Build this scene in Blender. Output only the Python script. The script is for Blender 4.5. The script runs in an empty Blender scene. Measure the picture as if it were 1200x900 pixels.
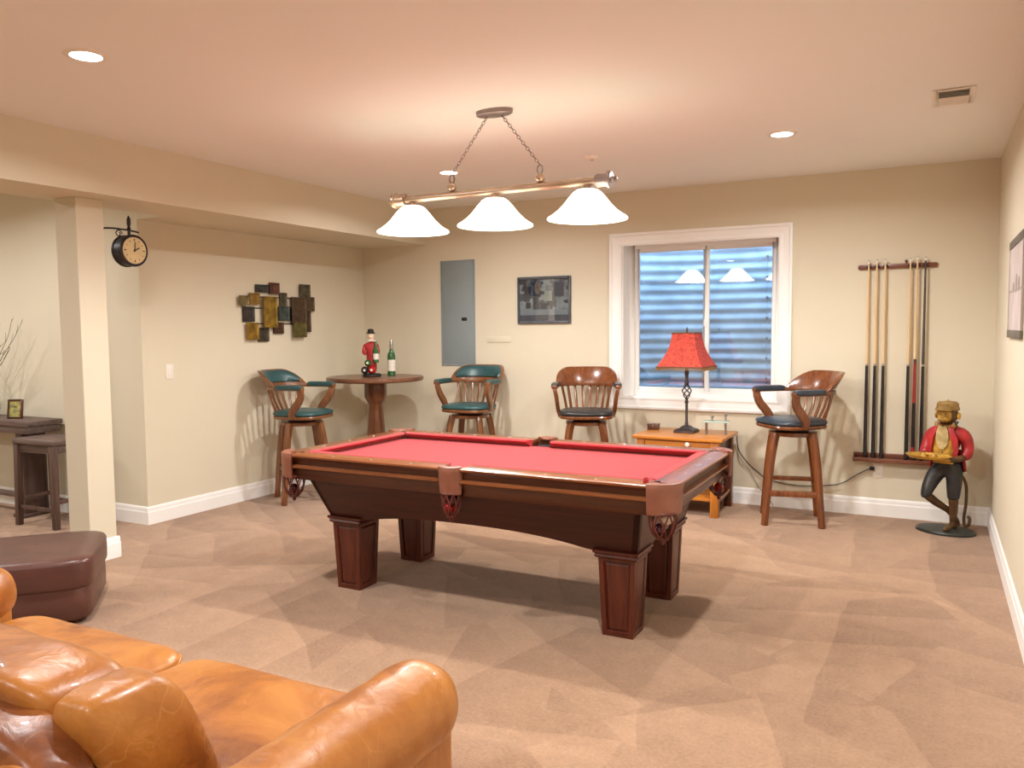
import bpy, bmesh, math, random
from mathutils import Vector, Matrix
random.seed(7)
scene = bpy.context.scene
COL = scene.collection
PI = math.pi
def R(a): return math.radians(a)

# ------------------------------------------------------------------ camera
F_PX, YAW, PITCH, ROLL, CAM_H = 940.3, 0.4832, -0.0687, -0.0084, 1.4958
YB, XR, XL, XS, ZS, HC = 6.8634, 0.4055, -5.3656, -4.5763, 2.3478, 2.70
_f = Vector((-math.sin(YAW)*math.cos(PITCH), math.cos(YAW)*math.cos(PITCH), math.sin(PITCH)))
_r = Vector((math.cos(YAW), math.sin(YAW), 0)); _u = _r.cross(_f)
CR = _r*math.cos(ROLL) + _u*math.sin(ROLL); CU = -_r*math.sin(ROLL) + _u*math.cos(ROLL); CF = _f
cam_d = bpy.data.cameras.new('camera'); cam = bpy.data.objects.new('camera', cam_d); COL.objects.link(cam)
cam_d.sensor_width = 36; cam_d.lens = F_PX/1200*36; cam_d.clip_start = .05
cam.matrix_world = Matrix(((CR.x, CU.x, -CF.x, 0), (CR.y, CU.y, -CF.y, 0), (CR.z, CU.z, -CF.z, CAM_H), (0, 0, 0, 1)))
scene.camera = cam
def hit(px, py, axis, val):
    """photo pixel -> the point of its ray on the plane coordinate[axis] = val"""
    d = CR*((px-600)/F_PX) + CU*((450-py)/F_PX) + CF
    o = Vector((0, 0, CAM_H)); return o + d*((val-o[axis])/d[axis])

# ------------------------------------------------------------------ world, exposure
w = bpy.data.worlds.new('sky'); scene.world = w; w.use_nodes = True
bg = w.node_tree.nodes['Background']; bg.inputs[0].default_value = (.36, .60, 1, 1); bg.inputs[1].default_value = 8.5
scene.view_settings.view_transform = 'Standard'; scene.view_settings.look = 'None'
scene.view_settings.gamma = 1; scene.view_settings.use_curve_mapping = False
scene.view_settings.exposure = 0.58
scene.cycles.use_denoising = True
scene.cycles.sample_clamp_indirect = 6
scene.cycles.max_bounces = 10; scene.cycles.diffuse_bounces = 5
CAN_W, BULB_W = 26.0, 27.0
CAN_COL, BULB_COL = (1, .985, .975), (1, .96, .91)

# ------------------------------------------------------------------ materials
def lin(h):
    h = h.lstrip('#'); c = [int(h[i:i+2], 16)/255 for i in (0, 2, 4)]
    return tuple((x/12.92 if x <= .04045 else ((x+.055)/1.055)**2.4) for x in c) + (1,)
def nmat(name):
    m = bpy.data.materials.new(name); m.use_nodes = True
    nt = m.node_tree; b = nt.nodes['Principled BSDF']
    return m, nt, b
def N(nt, t, **kw):
    n = nt.nodes.new(t)
    for k, v in kw.items():
        if k in n.inputs: n.inputs[k].default_value = v
        else: setattr(n, k, v)
    return n
def ramp(nt, fac, stops):
    r = nt.nodes.new('ShaderNodeValToRGB'); e = r.color_ramp.elements
    while len(e) < len(stops): e.new(.5)
    for q, (p, c) in zip(e, stops): q.position = p; q.color = c
    nt.links.new(fac, r.inputs[0]); return r.outputs[0]
def coords(nt, scale=(1, 1, 1), rot=(0, 0, 0), world=False):
    tc = nt.nodes.new('ShaderNodeTexCoord'); mp = nt.nodes.new('ShaderNodeMapping')
    if world:
        g = nt.nodes.new('ShaderNodeNewGeometry'); nt.links.new(g.outputs['Position'], mp.inputs[0])
    else: nt.links.new(tc.outputs['Object'], mp.inputs[0])
    mp.inputs['Scale'].default_value = scale; mp.inputs['Rotation'].default_value = rot
    return mp.outputs[0]
def bump(nt, b, h, strength=.3, dist=.01):
    n = nt.nodes.new('ShaderNodeBump'); n.inputs['Strength'].default_value = strength; n.inputs['Distance'].default_value = dist
    nt.links.new(h, n.inputs['Height']); nt.links.new(n.outputs[0], b.inputs['Normal'])
def plain(name, c1, c2=None, rough=.5, metal=0, scale=8, bmp=0, bscale=60, coat=0, spec=.5):
    m, nt, b = nmat(name); c1 = lin(c1); c2 = lin(c2) if c2 else tuple(x*.88 for x in c1[:3])+(1,)
    v = coords(nt); n = N(nt, 'ShaderNodeTexNoise', Scale=scale, Detail=4.0); nt.links.new(v, n.inputs['Vector'])
    nt.links.new(ramp(nt, n.outputs[0], [(.3, c2), (.7, c1)]), b.inputs['Base Color'])
    b.inputs['Roughness'].default_value = rough; b.inputs['Metallic'].default_value = metal
    b.inputs['Coat Weight'].default_value = coat; b.inputs['Specular IOR Level'].default_value = spec
    if bmp:
        n2 = N(nt, 'ShaderNodeTexNoise', Scale=bscale, Detail=3.0); nt.links.new(v, n2.inputs['Vector']); bump(nt, b, n2.outputs[0], bmp, .004)
    return m
def wood(name, c1, c2, axis=0, rough=.32, coat=.3, scale=1.0):
    m, nt, b = nmat(name); s = [22*scale, 22*scale, 22*scale]; s[axis] = 1.6*scale
    v = coords(nt, tuple(s)); n = N(nt, 'ShaderNodeTexNoise', Scale=1.6, Detail=5.0, Roughness=.6, Distortion=.6); nt.links.new(v, n.inputs['Vector'])
    nt.links.new(ramp(nt, n.outputs[0], [(.28, lin(c2)), (.62, lin(c1))]), b.inputs['Base Color'])
    b.inputs['Roughness'].default_value = rough; b.inputs['Coat Weight'].default_value = coat; b.inputs['Coat Roughness'].default_value = .2
    bump(nt, b, n.outputs[0], .06, .002); return m
M = {}
M['wall'] = plain('wall_paint', '#ddd5bf', '#dad2bc', .85, scale=1.5, bmp=.05, bscale=250, spec=.2)
M['ceiling'] = plain('ceiling_paint', '#f4f5f3', '#f2f3f1', .9, scale=1.2, bmp=.06, bscale=200, spec=.1)
M['trim'] = plain('white_trim_paint', '#f8f8f6', '#f5f5f2', .4, scale=3)
M['metal_black'] = plain('black_iron', '#2b2728', '#3a3534', .45, .6, bmp=.1)
M['dark_metal'] = plain('dark_bronze', '#5a5353', '#463f40', .42, .7)
M['brass'] = plain('antique_brass', '#bfa893', '#a3907f', .32, .8)
M['pewter'] = plain('pewter', '#a29593', '#8c8080', .4, .7)
M['cherry'] = wood('dark_cherry', '#5d2716', '#38150c', 2, .38, .15)
M['cherry_x'] = wood('dark_cherry_long', '#44170d', '#290c06', 0, .45, .1)
M['rail'] = wood('mahogany_rail', '#8a5230', '#63361b', 0, .28, .4); M['apron'] = wood('mahogany_apron_shaded', '#56290f', '#3a1a0a', 0, .35, .3)  # apron a darker copy, with the shade under the cap in its colour
M['rail_y'] = wood('mahogany_rail_end', '#8a5230', '#63361b', 1, .28, .4)
M['leather_pocket'] = plain('copper_brown_leather', '#8e5a45', '#744533', .42, bmp=.2, bscale=120)
M['leather_net'] = plain('dark_red_leather', '#6a2c22', '#47190f', .45, bmp=.2)
M['stool_wood'] = wood('stool_wood', '#84532f', '#5c351d', 2, .28, .5)
M['stool_wood_red'] = wood('stool_wood_red', '#824a26', '#5b2f16', 2, .25, .5)
M['teal'] = plain('teal_vinyl', '#2f5557', '#284a4d', .38, bmp=.1, bscale=80)
M['navy'] = plain('slate_blue_vinyl', '#38444f', '#2c353f', .35, bmp=.1, bscale=80)
M['charcoal'] = plain('charcoal_vinyl', '#2f3032', '#242526', .32, bmp=.1, bscale=80)
M['pub_wood'] = wood('pub_table_wood', '#7a4f38', '#56341f', 0, .35, .3)
M['pub_post'] = wood('pub_post_wood', '#7c4a2a', '#54301a', 2, .3, .4)
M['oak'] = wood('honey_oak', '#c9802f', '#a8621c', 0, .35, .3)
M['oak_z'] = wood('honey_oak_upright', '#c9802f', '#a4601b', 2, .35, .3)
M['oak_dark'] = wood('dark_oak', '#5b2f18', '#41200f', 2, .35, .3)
M['driftwood'] = wood('weathered_wood', '#6d5a52', '#4b3b36', 0, .55, 0)
M['driftwood_z'] = wood('weathered_wood_upright', '#60483e', '#412f2a', 2, .5, .1)
M['ottoman'] = plain('plum_brown_leather', '#5c3a32', '#4a2b26', .33, scale=3, bmp=.25, bscale=45)
M['white_glossy'] = plain('white_ceramic', '#f4efe6', None, .2)
M['black'] = plain('matt_black', '#141212', '#1c1919', .6)
M['white_plastic'] = plain('white_plastic', '#f1ece2', '#ece6db', .4)
M['gray_panel'] = plain('blue_gray_enamel', '#8d999c', '#879396', .45, scale=2)
M['red_ball'] = plain('red_ball', '#b0121a', '#a00c14', .08, coat=.5)
M['dark_ball'] = plain('plum_ball', '#3d1420', '#31101a', .08, coat=.5)
M['ivory_ball'] = plain('ivory_ball', '#e5d8c2', None, .08, coat=.5)
M['cue_shaft'] = wood('maple', '#e2c79c', '#d2b081', 2, .35, .2)
M['cue_black'] = plain('black_lacquer', '#1c1a1b', '#242122', .2, coat=.4)
M['cue_red'] = plain('red_lacquer', '#a02c2c', '#8a2222', .25, coat=.4)
M['cue_gray'] = plain('dark_grey_lacquer', '#4d443e', '#3c3530', .25, coat=.4)
M['rack_wood'] = wood('rack_wood', '#7d4a34', '#5a3020', 0, .4, .2)
M['green_glass'] = plain('green_glass', '#33713c', '#205228', .1, coat=.6)
M['label_white'] = plain('white_label', '#e9e4d6', '#d6d0c2', .6, scale=60)
M['statue_red'] = plain('red_enamel', '#bf3034', '#8d1c20', .4, scale=14, bmp=.2)
M['statue_gold'] = plain('antique_gold', '#d6a845', '#946c22', .42, .12, scale=22, bmp=.25)
M['statue_tan'] = plain('aged_tan', '#a8864c', '#6f5426', .5, .1, scale=20, bmp=.25)
M['statue_brown'] = plain('umber_brown', '#6e4d28', '#44301a', .5, scale=18, bmp=.25)
M['statue_dark'] = plain('slate_black_enamel', '#343536', '#222324', .4, scale=16, bmp=.2)
M['statue_cream'] = plain('aged_cream', '#c9b483', '#94804c', .5, scale=24, bmp=.2)
M['statue_base'] = plain('dark_green_bronze', '#3a3f39', '#2b2c28', .45, .3, scale=12, bmp=.2)
M['cord'] = plain('dark_cord', '#3d3832', None, .5)
M['clear'] = None
M['twig'] = plain('pale_twig', '#8d8377', '#6d6256', .7)
M['silver'] = plain('silver', '#b9b4b0', '#a09a96', .3, .8)

def emit(name, col, s):
    m, nt, b = nmat(name); b.inputs['Emission Color'].default_value = col; b.inputs['Emission Strength'].default_value = s
    b.inputs['Base Color'].default_value = (.9, .88, .84, 1); return m
M['can_lens'] = emit('led_lens', (1, .97, .92, 1), 14)
M['bulb'] = emit('frosted_bulb', (1, .92, .8, 1), 25)
def shade_glass():
    m = bpy.data.materials.new('alabaster_glass'); m.use_nodes = True; nt = m.node_tree
    for n in list(nt.nodes): nt.nodes.remove(n)
    o = N(nt, 'ShaderNodeOutputMaterial'); tr = N(nt, 'ShaderNodeBsdfTranslucent'); df = N(nt, 'ShaderNodeBsdfPrincipled')
    em = N(nt, 'ShaderNodeEmission'); mx = N(nt, 'ShaderNodeMixShader'); ad = N(nt, 'ShaderNodeAddShader')
    v = coords(nt); n = N(nt, 'ShaderNodeTexNoise', Scale=7.0, Detail=4.0, Distortion=1.2); nt.links.new(v, n.inputs['Vector'])
    c = ramp(nt, n.outputs[0], [(.35, (.86, .78, .64, 1)), (.65, (.97, .95, .9, 1))])
    nt.links.new(c, tr.inputs[0]); nt.links.new(c, df.inputs['Base Color']); df.inputs['Roughness'].default_value = .25
    nt.links.new(c, em.inputs[0]); em.inputs[1].default_value = 1.0
    mx.inputs[0].default_value = .35; nt.links.new(tr.outputs[0], mx.inputs[1]); nt.links.new(df.outputs[0], mx.inputs[2])
    nt.links.new(mx.outputs[0], ad.inputs[0]); nt.links.new(em.outputs[0], ad.inputs[1]); nt.links.new(ad.outputs[0], o.inputs[0])
    return m
M['shade_glass'] = shade_glass()
def pane_mat(name, tint, refl):
    m = bpy.data.materials.new(name); m.use_nodes = True; nt = m.node_tree
    for n in list(nt.nodes): nt.nodes.remove(n)
    o = N(nt, 'ShaderNodeOutputMaterial'); t = N(nt, 'ShaderNodeBsdfTransparent'); g = N(nt, 'ShaderNodeBsdfGlossy', Roughness=0.0)
    t.inputs[0].default_value = tint; mx = N(nt, 'ShaderNodeMixShader'); fr = N(nt, 'ShaderNodeFresnel', IOR=1.5)
    ma = N(nt, 'ShaderNodeMath', operation='ADD'); ma.inputs[1].default_value = refl; nt.links.new(fr.outputs[0], ma.inputs[0])
    nt.links.new(ma.outputs[0], mx.inputs[0]); nt.links.new(t.outputs[0], mx.inputs[1]); nt.links.new(g.outputs[0], mx.inputs[2])
    nt.links.new(mx.outputs[0], o.inputs[0]); return m
M['pane'] = pane_mat('window_glass', (.92, .95, .96, 1), .13)
M['clear'] = pane_mat('clear_glass', (.80, .9, .86, 1), .05)
def carpet():
    m, nt, b = nmat('tan_carpet')
    g = N(nt, 'ShaderNodeNewGeometry')
    def mp(scale, rz, loc=(0, 0, 0)):
        k = N(nt, 'ShaderNodeMapping'); k.inputs['Scale'].default_value = scale; k.inputs['Rotation'].default_value = (0, 0, rz); k.inputs['Location'].default_value = loc
        nt.links.new(g.outputs['Position'], k.inputs[0]); return k.outputs[0]
    def math_(op, a, b=None, c=None):
        n = N(nt, 'ShaderNodeMath', operation=op)
        for k, q in enumerate((a, b, c)):
            if q is None: continue
            if isinstance(q, (int, float)): n.inputs[k].default_value = q
            else: nt.links.new(q, n.inputs[k])
        return n.outputs[0]
    fac = None
    # strokes of the vacuum cleaner: in every cell the pile lies in stripes of its own direction
    for vs, loc, fr, amp, ph in ((.62, (0, .3, 0), 1.5, .40, 0), (.95, (3, 1, 0), 2.1, .34, .37)):
        wob = N(nt, 'ShaderNodeTexNoise', Scale=1.1, Detail=2.0); nt.links.new(g.outputs['Position'], wob.inputs['Vector'])
        sc2 = N(nt, 'ShaderNodeVectorMath', operation='SCALE'); sc2.inputs['Scale'].default_value = .12; nt.links.new(wob.outputs['Color'], sc2.inputs[0])
        ad = N(nt, 'ShaderNodeVectorMath', operation='ADD'); nt.links.new(mp((vs, vs*1.25, .001), .4, loc), ad.inputs[0]); nt.links.new(sc2.outputs[0], ad.inputs[1])
        vo = N(nt, 'ShaderNodeTexVoronoi', Scale=1.0); nt.links.new(ad.outputs[0], vo.inputs['Vector'])
        sp = N(nt, 'ShaderNodeSeparateColor'); nt.links.new(vo.outputs['Color'], sp.inputs[0])
        xyz = N(nt, 'ShaderNodeSeparateXYZ'); nt.links.new(ad.outputs[0], xyz.inputs[0])
        ang = math_('MULTIPLY', sp.outputs[0], 3.1)
        u = math_('ADD', math_('MULTIPLY', xyz.outputs[0], math_('COSINE', ang)), math_('MULTIPLY', xyz.outputs[1], math_('SINE', ang)))
        saw = math_('FRACT', math_('MULTIPLY_ADD', u, fr, math_('ADD', sp.outputs[1], ph)))
        st = math_('MULTIPLY', math_('ADD', math_('MULTIPLY', saw, .55), math_('MULTIPLY', sp.outputs[2], .45)), amp)
        fac = st if fac is None else math_('ADD', fac, st)
    fine = N(nt, 'ShaderNodeTexNoise', Scale=62.0, Detail=5.0, Roughness=.85); nt.links.new(g.outputs['Position'], fine.inputs['Vector'])
    mid = N(nt, 'ShaderNodeTexNoise', Scale=9.0, Detail=5.0, Roughness=.7); nt.links.new(g.outputs['Position'], mid.inputs['Vector'])
    s1 = N(nt, 'ShaderNodeMath', operation='MULTIPLY_ADD'); s1.inputs[1].default_value = 1.3; nt.links.new(fine.outputs[0], s1.inputs[0]); nt.links.new(fac, s1.inputs[2])
    s2 = N(nt, 'ShaderNodeMath', operation='MULTIPLY_ADD'); s2.inputs[1].default_value = .5; nt.links.new(mid.outputs[0], s2.inputs[0]); nt.links.new(s1.outputs[0], s2.inputs[2])
    nt.links.new(ramp(nt, math_('MULTIPLY', s2.outputs[0], .5), [(.38, lin('#7a5a44')), (.86, lin('#be9a7b'))]), b.inputs['Base Color'])
    b.inputs['Roughness'].default_value = .95; b.inputs['Specular IOR Level'].default_value = .08; b.inputs['Sheen Weight'].default_value = .25
    vf = N(nt, 'ShaderNodeTexNoise', Scale=260.0, Detail=2.0); nt.links.new(g.outputs['Position'], vf.inputs['Vector']); bump(nt, b, vf.outputs[0], .6, .01)
    return m
M['carpet'] = carpet()
def felt():
    m, nt, b = nmat('red_felt'); v = coords(nt); n = N(nt, 'ShaderNodeTexNoise', Scale=300.0, Detail=2.0); nt.links.new(v, n.inputs['Vector'])
    nt.links.new(ramp(nt, n.outputs[0], [(.3, lin('#9f2a30')), (.7, lin('#a83136'))]), b.inputs['Base Color'])
    b.inputs['Roughness'].default_value = .9; b.inputs['Specular IOR Level'].default_value = .1; b.inputs['Sheen Weight'].default_value = .2
    bump(nt, b, n.outputs[0], .15, .002); return m
M['felt'] = felt()
def leather(name='tan_leather', cols=('#83471b', '#b46f2a', '#cc8a3c')):
    m, nt, b = nmat(name); v = coords(nt)
    big = N(nt, 'ShaderNodeTexNoise', Scale=3.2, Detail=6.0, Roughness=.65, Distortion=.5); nt.links.new(v, big.inputs['Vector'])
    base = ramp(nt, big.outputs[0], [(.30, lin(cols[0])), (.48, lin(cols[1])), (.72, lin(cols[2]))])
    wv = N(nt, 'ShaderNodeTexNoise', Scale=5.0, Detail=3.0); nt.links.new(v, wv.inputs['Vector'])
    mixv = N(nt, 'ShaderNodeMix', data_type='VECTOR'); mixv.inputs[0].default_value = .25; nt.links.new(v, mixv.inputs[4]); nt.links.new(wv.outputs['Color'], mixv.inputs[5])
    cr = N(nt, 'ShaderNodeTexVoronoi', Scale=9.0, feature='DISTANCE_TO_EDGE'); nt.links.new(mixv.outputs[1], cr.inputs['Vector'])
    line = ramp(nt, cr.outputs[0], [(.0, (1, 1, 1, 1)), (.022, (0, 0, 0, 1))])
    msk = ramp(nt, wv.outputs[0], [(.5, (0, 0, 0, 1)), (.68, (.28, .28, .28, 1))])
    ml = N(nt, 'ShaderNodeMath', operation='MULTIPLY'); nt.links.new(line, ml.inputs[0]); nt.links.new(msk, ml.inputs[1])
    mx = N(nt, 'ShaderNodeMix', data_type='RGBA'); nt.links.new(ml.outputs[0], mx.inputs[0]); nt.links.new(base, mx.inputs[6]); mx.inputs[7].default_value = lin('#dda860')
    nt.links.new(mx.outputs[2], b.inputs['Base Color'])
    b.inputs['Roughness'].default_value = .36; b.inputs['Coat Weight'].default_value = .12
    gr = N(nt, 'ShaderNodeTexNoise', Scale=16.0, Detail=5.0, Distortion=1.0); nt.links.new(v, gr.inputs['Vector']); bump(nt, b, gr.outputs[0], .25, .012)
    return m
M['leather'] = leather('tan_leather', ('#7a431c', '#a9682a', '#c2833c')); M['leather_dark'] = leather('worn_brown_leather', ('#4b2413', '#7a4320', '#a4652b'))
def shade_red():
    m, nt, b = nmat('red_mottled_shade'); v = coords(nt); n = N(nt, 'ShaderNodeTexNoise', Scale=45.0, Detail=4.0, Distortion=.8); nt.links.new(v, n.inputs['Vector'])
    nt.links.new(ramp(nt, n.outputs[0], [(.35, lin('#9c2a1d')), (.62, lin('#cf4a36'))]), b.inputs['Base Color'])
    b.inputs['Roughness'].default_value = .7; bump(nt, b, n.outputs[0], .2, .003); return m
M['lamp_shade'] = shade_red()
def galv():
    m, nt, b = nmat('galvanised_steel'); v = coords(nt); n = N(nt, 'ShaderNodeTexNoise', Scale=5.0, Detail=5.0); nt.links.new(v, n.inputs['Vector'])
    nt.links.new(ramp(nt, n.outputs[0], [(.3, lin('#9aa6ac')), (.7, lin('#c4cccf'))]), b.inputs['Base Color'])
    b.inputs['Metallic'].default_value = 0; b.inputs['Roughness'].default_value = .6; return m
M['galv'] = galv()

# ------------------------------------------------------------------ mesh building
class MB:
    def __init__(s): s.v = []; s.f = []
    def add(s, vs, fs):
        o = len(s.v); s.v += [Vector(x) for x in vs]; s.f += [[i+o for i in f] for f in fs]; return s
    def hexa(s, b, t):
        return s.add(list(b)+list(t), [(3, 2, 1, 0), (4, 5, 6, 7), (0, 1, 5, 4), (1, 2, 6, 5), (2, 3, 7, 6), (3, 0, 4, 7)])
    def box(s, x0, x1, y0, y1, z0, z1):
        return s.hexa([(x0, y0, z0), (x1, y0, z0), (x1, y1, z0), (x0, y1, z0)], [(x0, y0, z1), (x1, y0, z1), (x1, y1, z1), (x0, y1, z1)])
    def frus(s, cx, cy, z0, z1, a0, b0, a1, b1, dx=0, dy=0):
        q = lambda a, b, z, x, y: [(x-a, y-b, z), (x+a, y-b, z), (x+a, y+b, z), (x-a, y+b, z)]
        return s.hexa(q(a0/2, b0/2, z0, cx, cy), q(a1/2, b1/2, z1, cx+dx, cy+dy))
    def rings(s, rings, closed=False, caps=True):
        n = len(rings[0]); o = len(s.v)
        for r in rings: s.v += [Vector(p) for p in r]
        m = len(rings)
        for i in range(m if closed else m-1):
            a = o+i*n; b = o+((i+1) % m)*n
            for j in range(n): s.f.append([a+j, a+(j+1) % n, b+(j+1) % n, b+j])
        if caps and not closed:
            s.f.append([o+j for j in reversed(range(n))]); s.f.append([o+(m-1)*n+j for j in range(n)])
        return s
    def lathe(s, prof, c=(0, 0, 0), n=24, caps=True):
        return s.rings([[(c[0]+max(r, 1e-4)*math.cos(2*PI*j/n), c[1]+max(r, 1e-4)*math.sin(2*PI*j/n), c[2]+z) for j in range(n)] for r, z in prof], caps=caps)
    def tube(s, pts, r, n=8, closed=False, flat=None):
        """round tube, or with flat=(w, h) a rectangular bar whose h stays upright"""
        pts = [Vector(p) for p in pts]; m = len(pts); rr = r if isinstance(r, (list, tuple)) else [r]*m
        rings = []; prev = None
        for i, p in enumerate(pts):
            if closed: t = pts[(i+1) % m]-pts[i-1]
            else: t = pts[min(i+1, m-1)]-pts[max(i-1, 0)]
            t.normalize()
            if prev is None:
                up = Vector((0, 0, 1)) if abs(t.z) < .9 else Vector((1, 0, 0))
                a = t.cross(up).normalized()
            else:
                a = prev-t*prev.dot(t); a.normalize()
            prev = a; b = a.cross(t)
            rings.append([p+(a*math.cos(2*PI*j/n)+b*math.sin(2*PI*j/n))*rr[i] for j in range(n)])
        return s.rings(rings, closed)
    def sweep(s, pts, sides, sizes, closed=False):
        """rectangular bar along pts; sides = a vector (or list) for the width direction; sizes = (w, h) or list"""
        pts = [Vector(p) for p in pts]; m = len(pts); rings = []
        for i, p in enumerate(pts):
            t = (pts[min(i+1, m-1)]-pts[max(i-1, 0)]).normalized()
            sd = Vector(sides[i] if isinstance(sides, list) else sides); a = (sd-t*sd.dot(t)).normalized(); b = a.cross(t)
            wv, hv = sizes[i] if isinstance(sizes, list) else sizes
            rings.append([p+a*x*wv/2+b*y*hv/2 for x, y in ((-1, -1), (1, -1), (1, 1), (-1, 1))])
        return s.rings(rings, closed)
    def sphere(s, c, r, nu=16, nv=10):
        if not isinstance(r, (list, tuple)): r = (r, r, r)
        return s.rings([[(c[0]+r[0]*math.sin(PI*max(min(i/nv, .998), .002))*math.cos(2*PI*j/nu), c[1]+r[1]*math.sin(PI*max(min(i/nv, .998), .002))*math.sin(2*PI*j/nu), c[2]-r[2]*math.cos(PI*i/nv)) for j in range(nu)] for i in range(nv+1)])
    def puff(s, c, d, e=.35, n=14, dent=None):
        """soft rounded block: superellipsoid of half sizes d"""
        sg = lambda x, p: math.copysign(abs(x)**p, x)
        rings = []
        nv, nu = n, 2*n
        for i in range(nv+1):
            ph = -PI/2+PI*max(min(i/nv, .9995), .0005)
            rings.append([(c[0]+d[0]*sg(math.cos(ph), e)*sg(math.cos(2*PI*j/nu), e), c[1]+d[1]*sg(math.cos(ph), e)*sg(math.sin(2*PI*j/nu), e), c[2]+d[2]*sg(math.sin(ph), e)) for j in range(nu)])
        if dent: rings = [[dent(Vector(p)) for p in r] for r in rings]
        return s.rings(rings)
    def prism(s, poly, a0, a1, axis):
        """poly in the other two axes (in xyz order), extruded along axis from a0 to a1"""
        def P(u, v, a): l = [u, v]; l.insert(axis, a); return tuple(l)
        return s.rings([[P(u, v, a) for u, v in poly] for a in (a0, a1)])
    def xf(s, mtx): s.v = [mtx @ p for p in s.v]; return s
    def build(s, name, mat, parent=None, bev=0, smooth=True, seg=2, ang=35, kind=None, label=None):
        me = bpy.data.meshes.new(name); me.from_pydata(s.v, [], s.f)
        bm = bmesh.new(); bm.from_mesh(me)
        bmesh.ops.remove_doubles(bm, verts=bm.verts, dist=1e-5)
        bmesh.ops.recalc_face_normals(bm, faces=bm.faces)
        if bev:
            ed = [e for e in bm.edges if len(e.link_faces) == 2 and e.calc_face_angle(0) > R(30)]
            bmesh.ops.bevel(bm, geom=ed, offset=bev, segments=seg, affect='EDGES', clamp_overlap=True, profile=.5)
        bm.to_mesh(me); bm.free()
        if smooth:
            me.polygons.foreach_set('use_smooth', [True]*len(me.polygons)); me.set_sharp_from_angle(angle=R(ang))
        me.materials.append(M[mat] if isinstance(mat, str) else mat)
        o = bpy.data.objects.new(name, me); COL.objects.link(o)
        if parent is not None: o.parent = parent
        if kind: o['kind'] = kind
        if label: o['label'] = label
        return o
def B(*a): return MB().box(*a)
def tag(o, label, cat, group=None):
    o['label'] = label; o['category'] = cat
    if group: o['group'] = group
    return o
def thing(name, label, cat, loc=(0, 0, 0), rz=0, group=None):
    o = bpy.data.objects.new(name, None); COL.objects.link(o); o.empty_display_size = .1
    o.location = loc; o.rotation_euler = (0, 0, rz); return tag(o, label, cat, group)
def copy_part(src, parent, loc=None, rot=None):
    o = src.copy(); COL.objects.link(o); o.parent = parent
    if loc is not None: o.location = loc
    if rot is not None: o.rotation_euler = rot
    return o
def struct(o, label=None):
    o['kind'] = 'structure'
    if label: o['label'] = label
    return o
def sempty(name, label=None):
    o = bpy.data.objects.new(name, None); COL.objects.link(o); return struct(o, label)
def bez(p0, p1, p2, p3, n=10):
    out = []
    for i in range(n+1):
        t = i/n; a = (1-t)
        out.append(Vector(p0)*a**3+Vector(p1)*3*a*a*t+Vector(p2)*3*a*t*t+Vector(p3)*t**3)
    return out
def skin(name, chains, mat, parent, sub=2, root=0, smooth=True):
    """chains: list of lists of (point, radius); equal points are shared"""
    me = bpy.data.meshes.new(name); vs = []; es = []; rad = []; idx = {}
    for ch in chains:
        prev = None
        for p, r in ch:
            k = tuple(round(x, 4) for x in p)
            if k not in idx: idx[k] = len(vs); vs.append(p); rad.append(r if isinstance(r, tuple) else (r, r))
            if prev is not None and prev != idx[k]: es.append((prev, idx[k]))
            prev = idx[k]
    me.from_pydata(vs, es, []); o = bpy.data.objects.new(name, me); COL.objects.link(o)
    sm = o.modifiers.new('skin', 'SKIN'); sm.use_smooth_shade = True
    for i, d in enumerate(me.skin_vertices[0].data): d.radius = rad[i]; d.use_root = (i == root)
    sb = o.modifiers.new('sub', 'SUBSURF'); sb.levels = sub; sb.render_levels = sub
    dg = bpy.context.evaluated_depsgraph_get(); dg.update()
    m2 = bpy.data.meshes.new_from_object(o.evaluated_get(dg)); m2.name = name
    o.modifiers.clear(); o.data = m2; bpy.data.meshes.remove(me)
    m2.polygons.foreach_set('use_smooth', [True]*len(m2.polygons))
    m2.materials.clear(); m2.materials.append(M[mat]); o.parent = parent
    return o

# ================================================================== the room
YR = 4.13            # wall of the alcove on the left
XA, YF = -9.2, -3.2   # far ends of the room, out of view
struct(B(XA-.2, XR+.2, YF-.2, YB+.3, -.12, 0).build('floor', 'carpet', smooth=False), 'tan carpet with vacuum marks')
struct(B(XA-.2, XR+.2, YF-.2, YB+.3, HC, HC+.12).build('ceiling', 'ceiling', smooth=False))
WX0, WX1, WZ0, WZ1 = -2.48, -1.12, .86, 2.27   # window opening
wb = MB(); T = .25
wb.box(XL-.2, WX0, YB, YB+T, 0, HC).box(WX1, XR, YB, YB+T, 0, HC).box(WX0, WX1, YB, YB+T, 0, WZ0).box(WX0, WX1, YB, YB+T, WZ1, HC)
struct(wb.build('wall_back', 'wall', smooth=False))
struct(B(XR, XR+.2, YF, YB+T, 0, HC).build('wall_right', 'wall', smooth=False))
struct(B(XL-.2, XL, YR, YB, 0, HC).build('wall_left', 'wall', smooth=False))
struct(B(XA, XL-.2, YR, YR+.2, 0, HC).build('wall_alcove', 'wall', smooth=False))
struct(B(XA-.2, XA, YF, YR+.2, 0, HC).build('wall_far_left', 'wall', smooth=False))
struct(B(XA-.2, XR+.2, YF-.2, YF, 0, HC).build('wall_behind', 'wall', smooth=False))
XBL = -5.06
so = MB(); so.box(XL, XS, YR, YB, ZS, HC).box(XBL, XS, YF, YR, ZS, HC)
struct(so.build('ceiling_soffit', 'wall', smooth=False), 'dropped soffit running along the left side')
PX0, PX1, PY0, PY1 = -5.0, -4.79, 3.25, 3.44
struct(B(PX0, PX1, PY0, PY1, 0, ZS).build('wall_pillar', 'wall', bev=.004, smooth=False), 'square painted pillar under the soffit')
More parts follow.
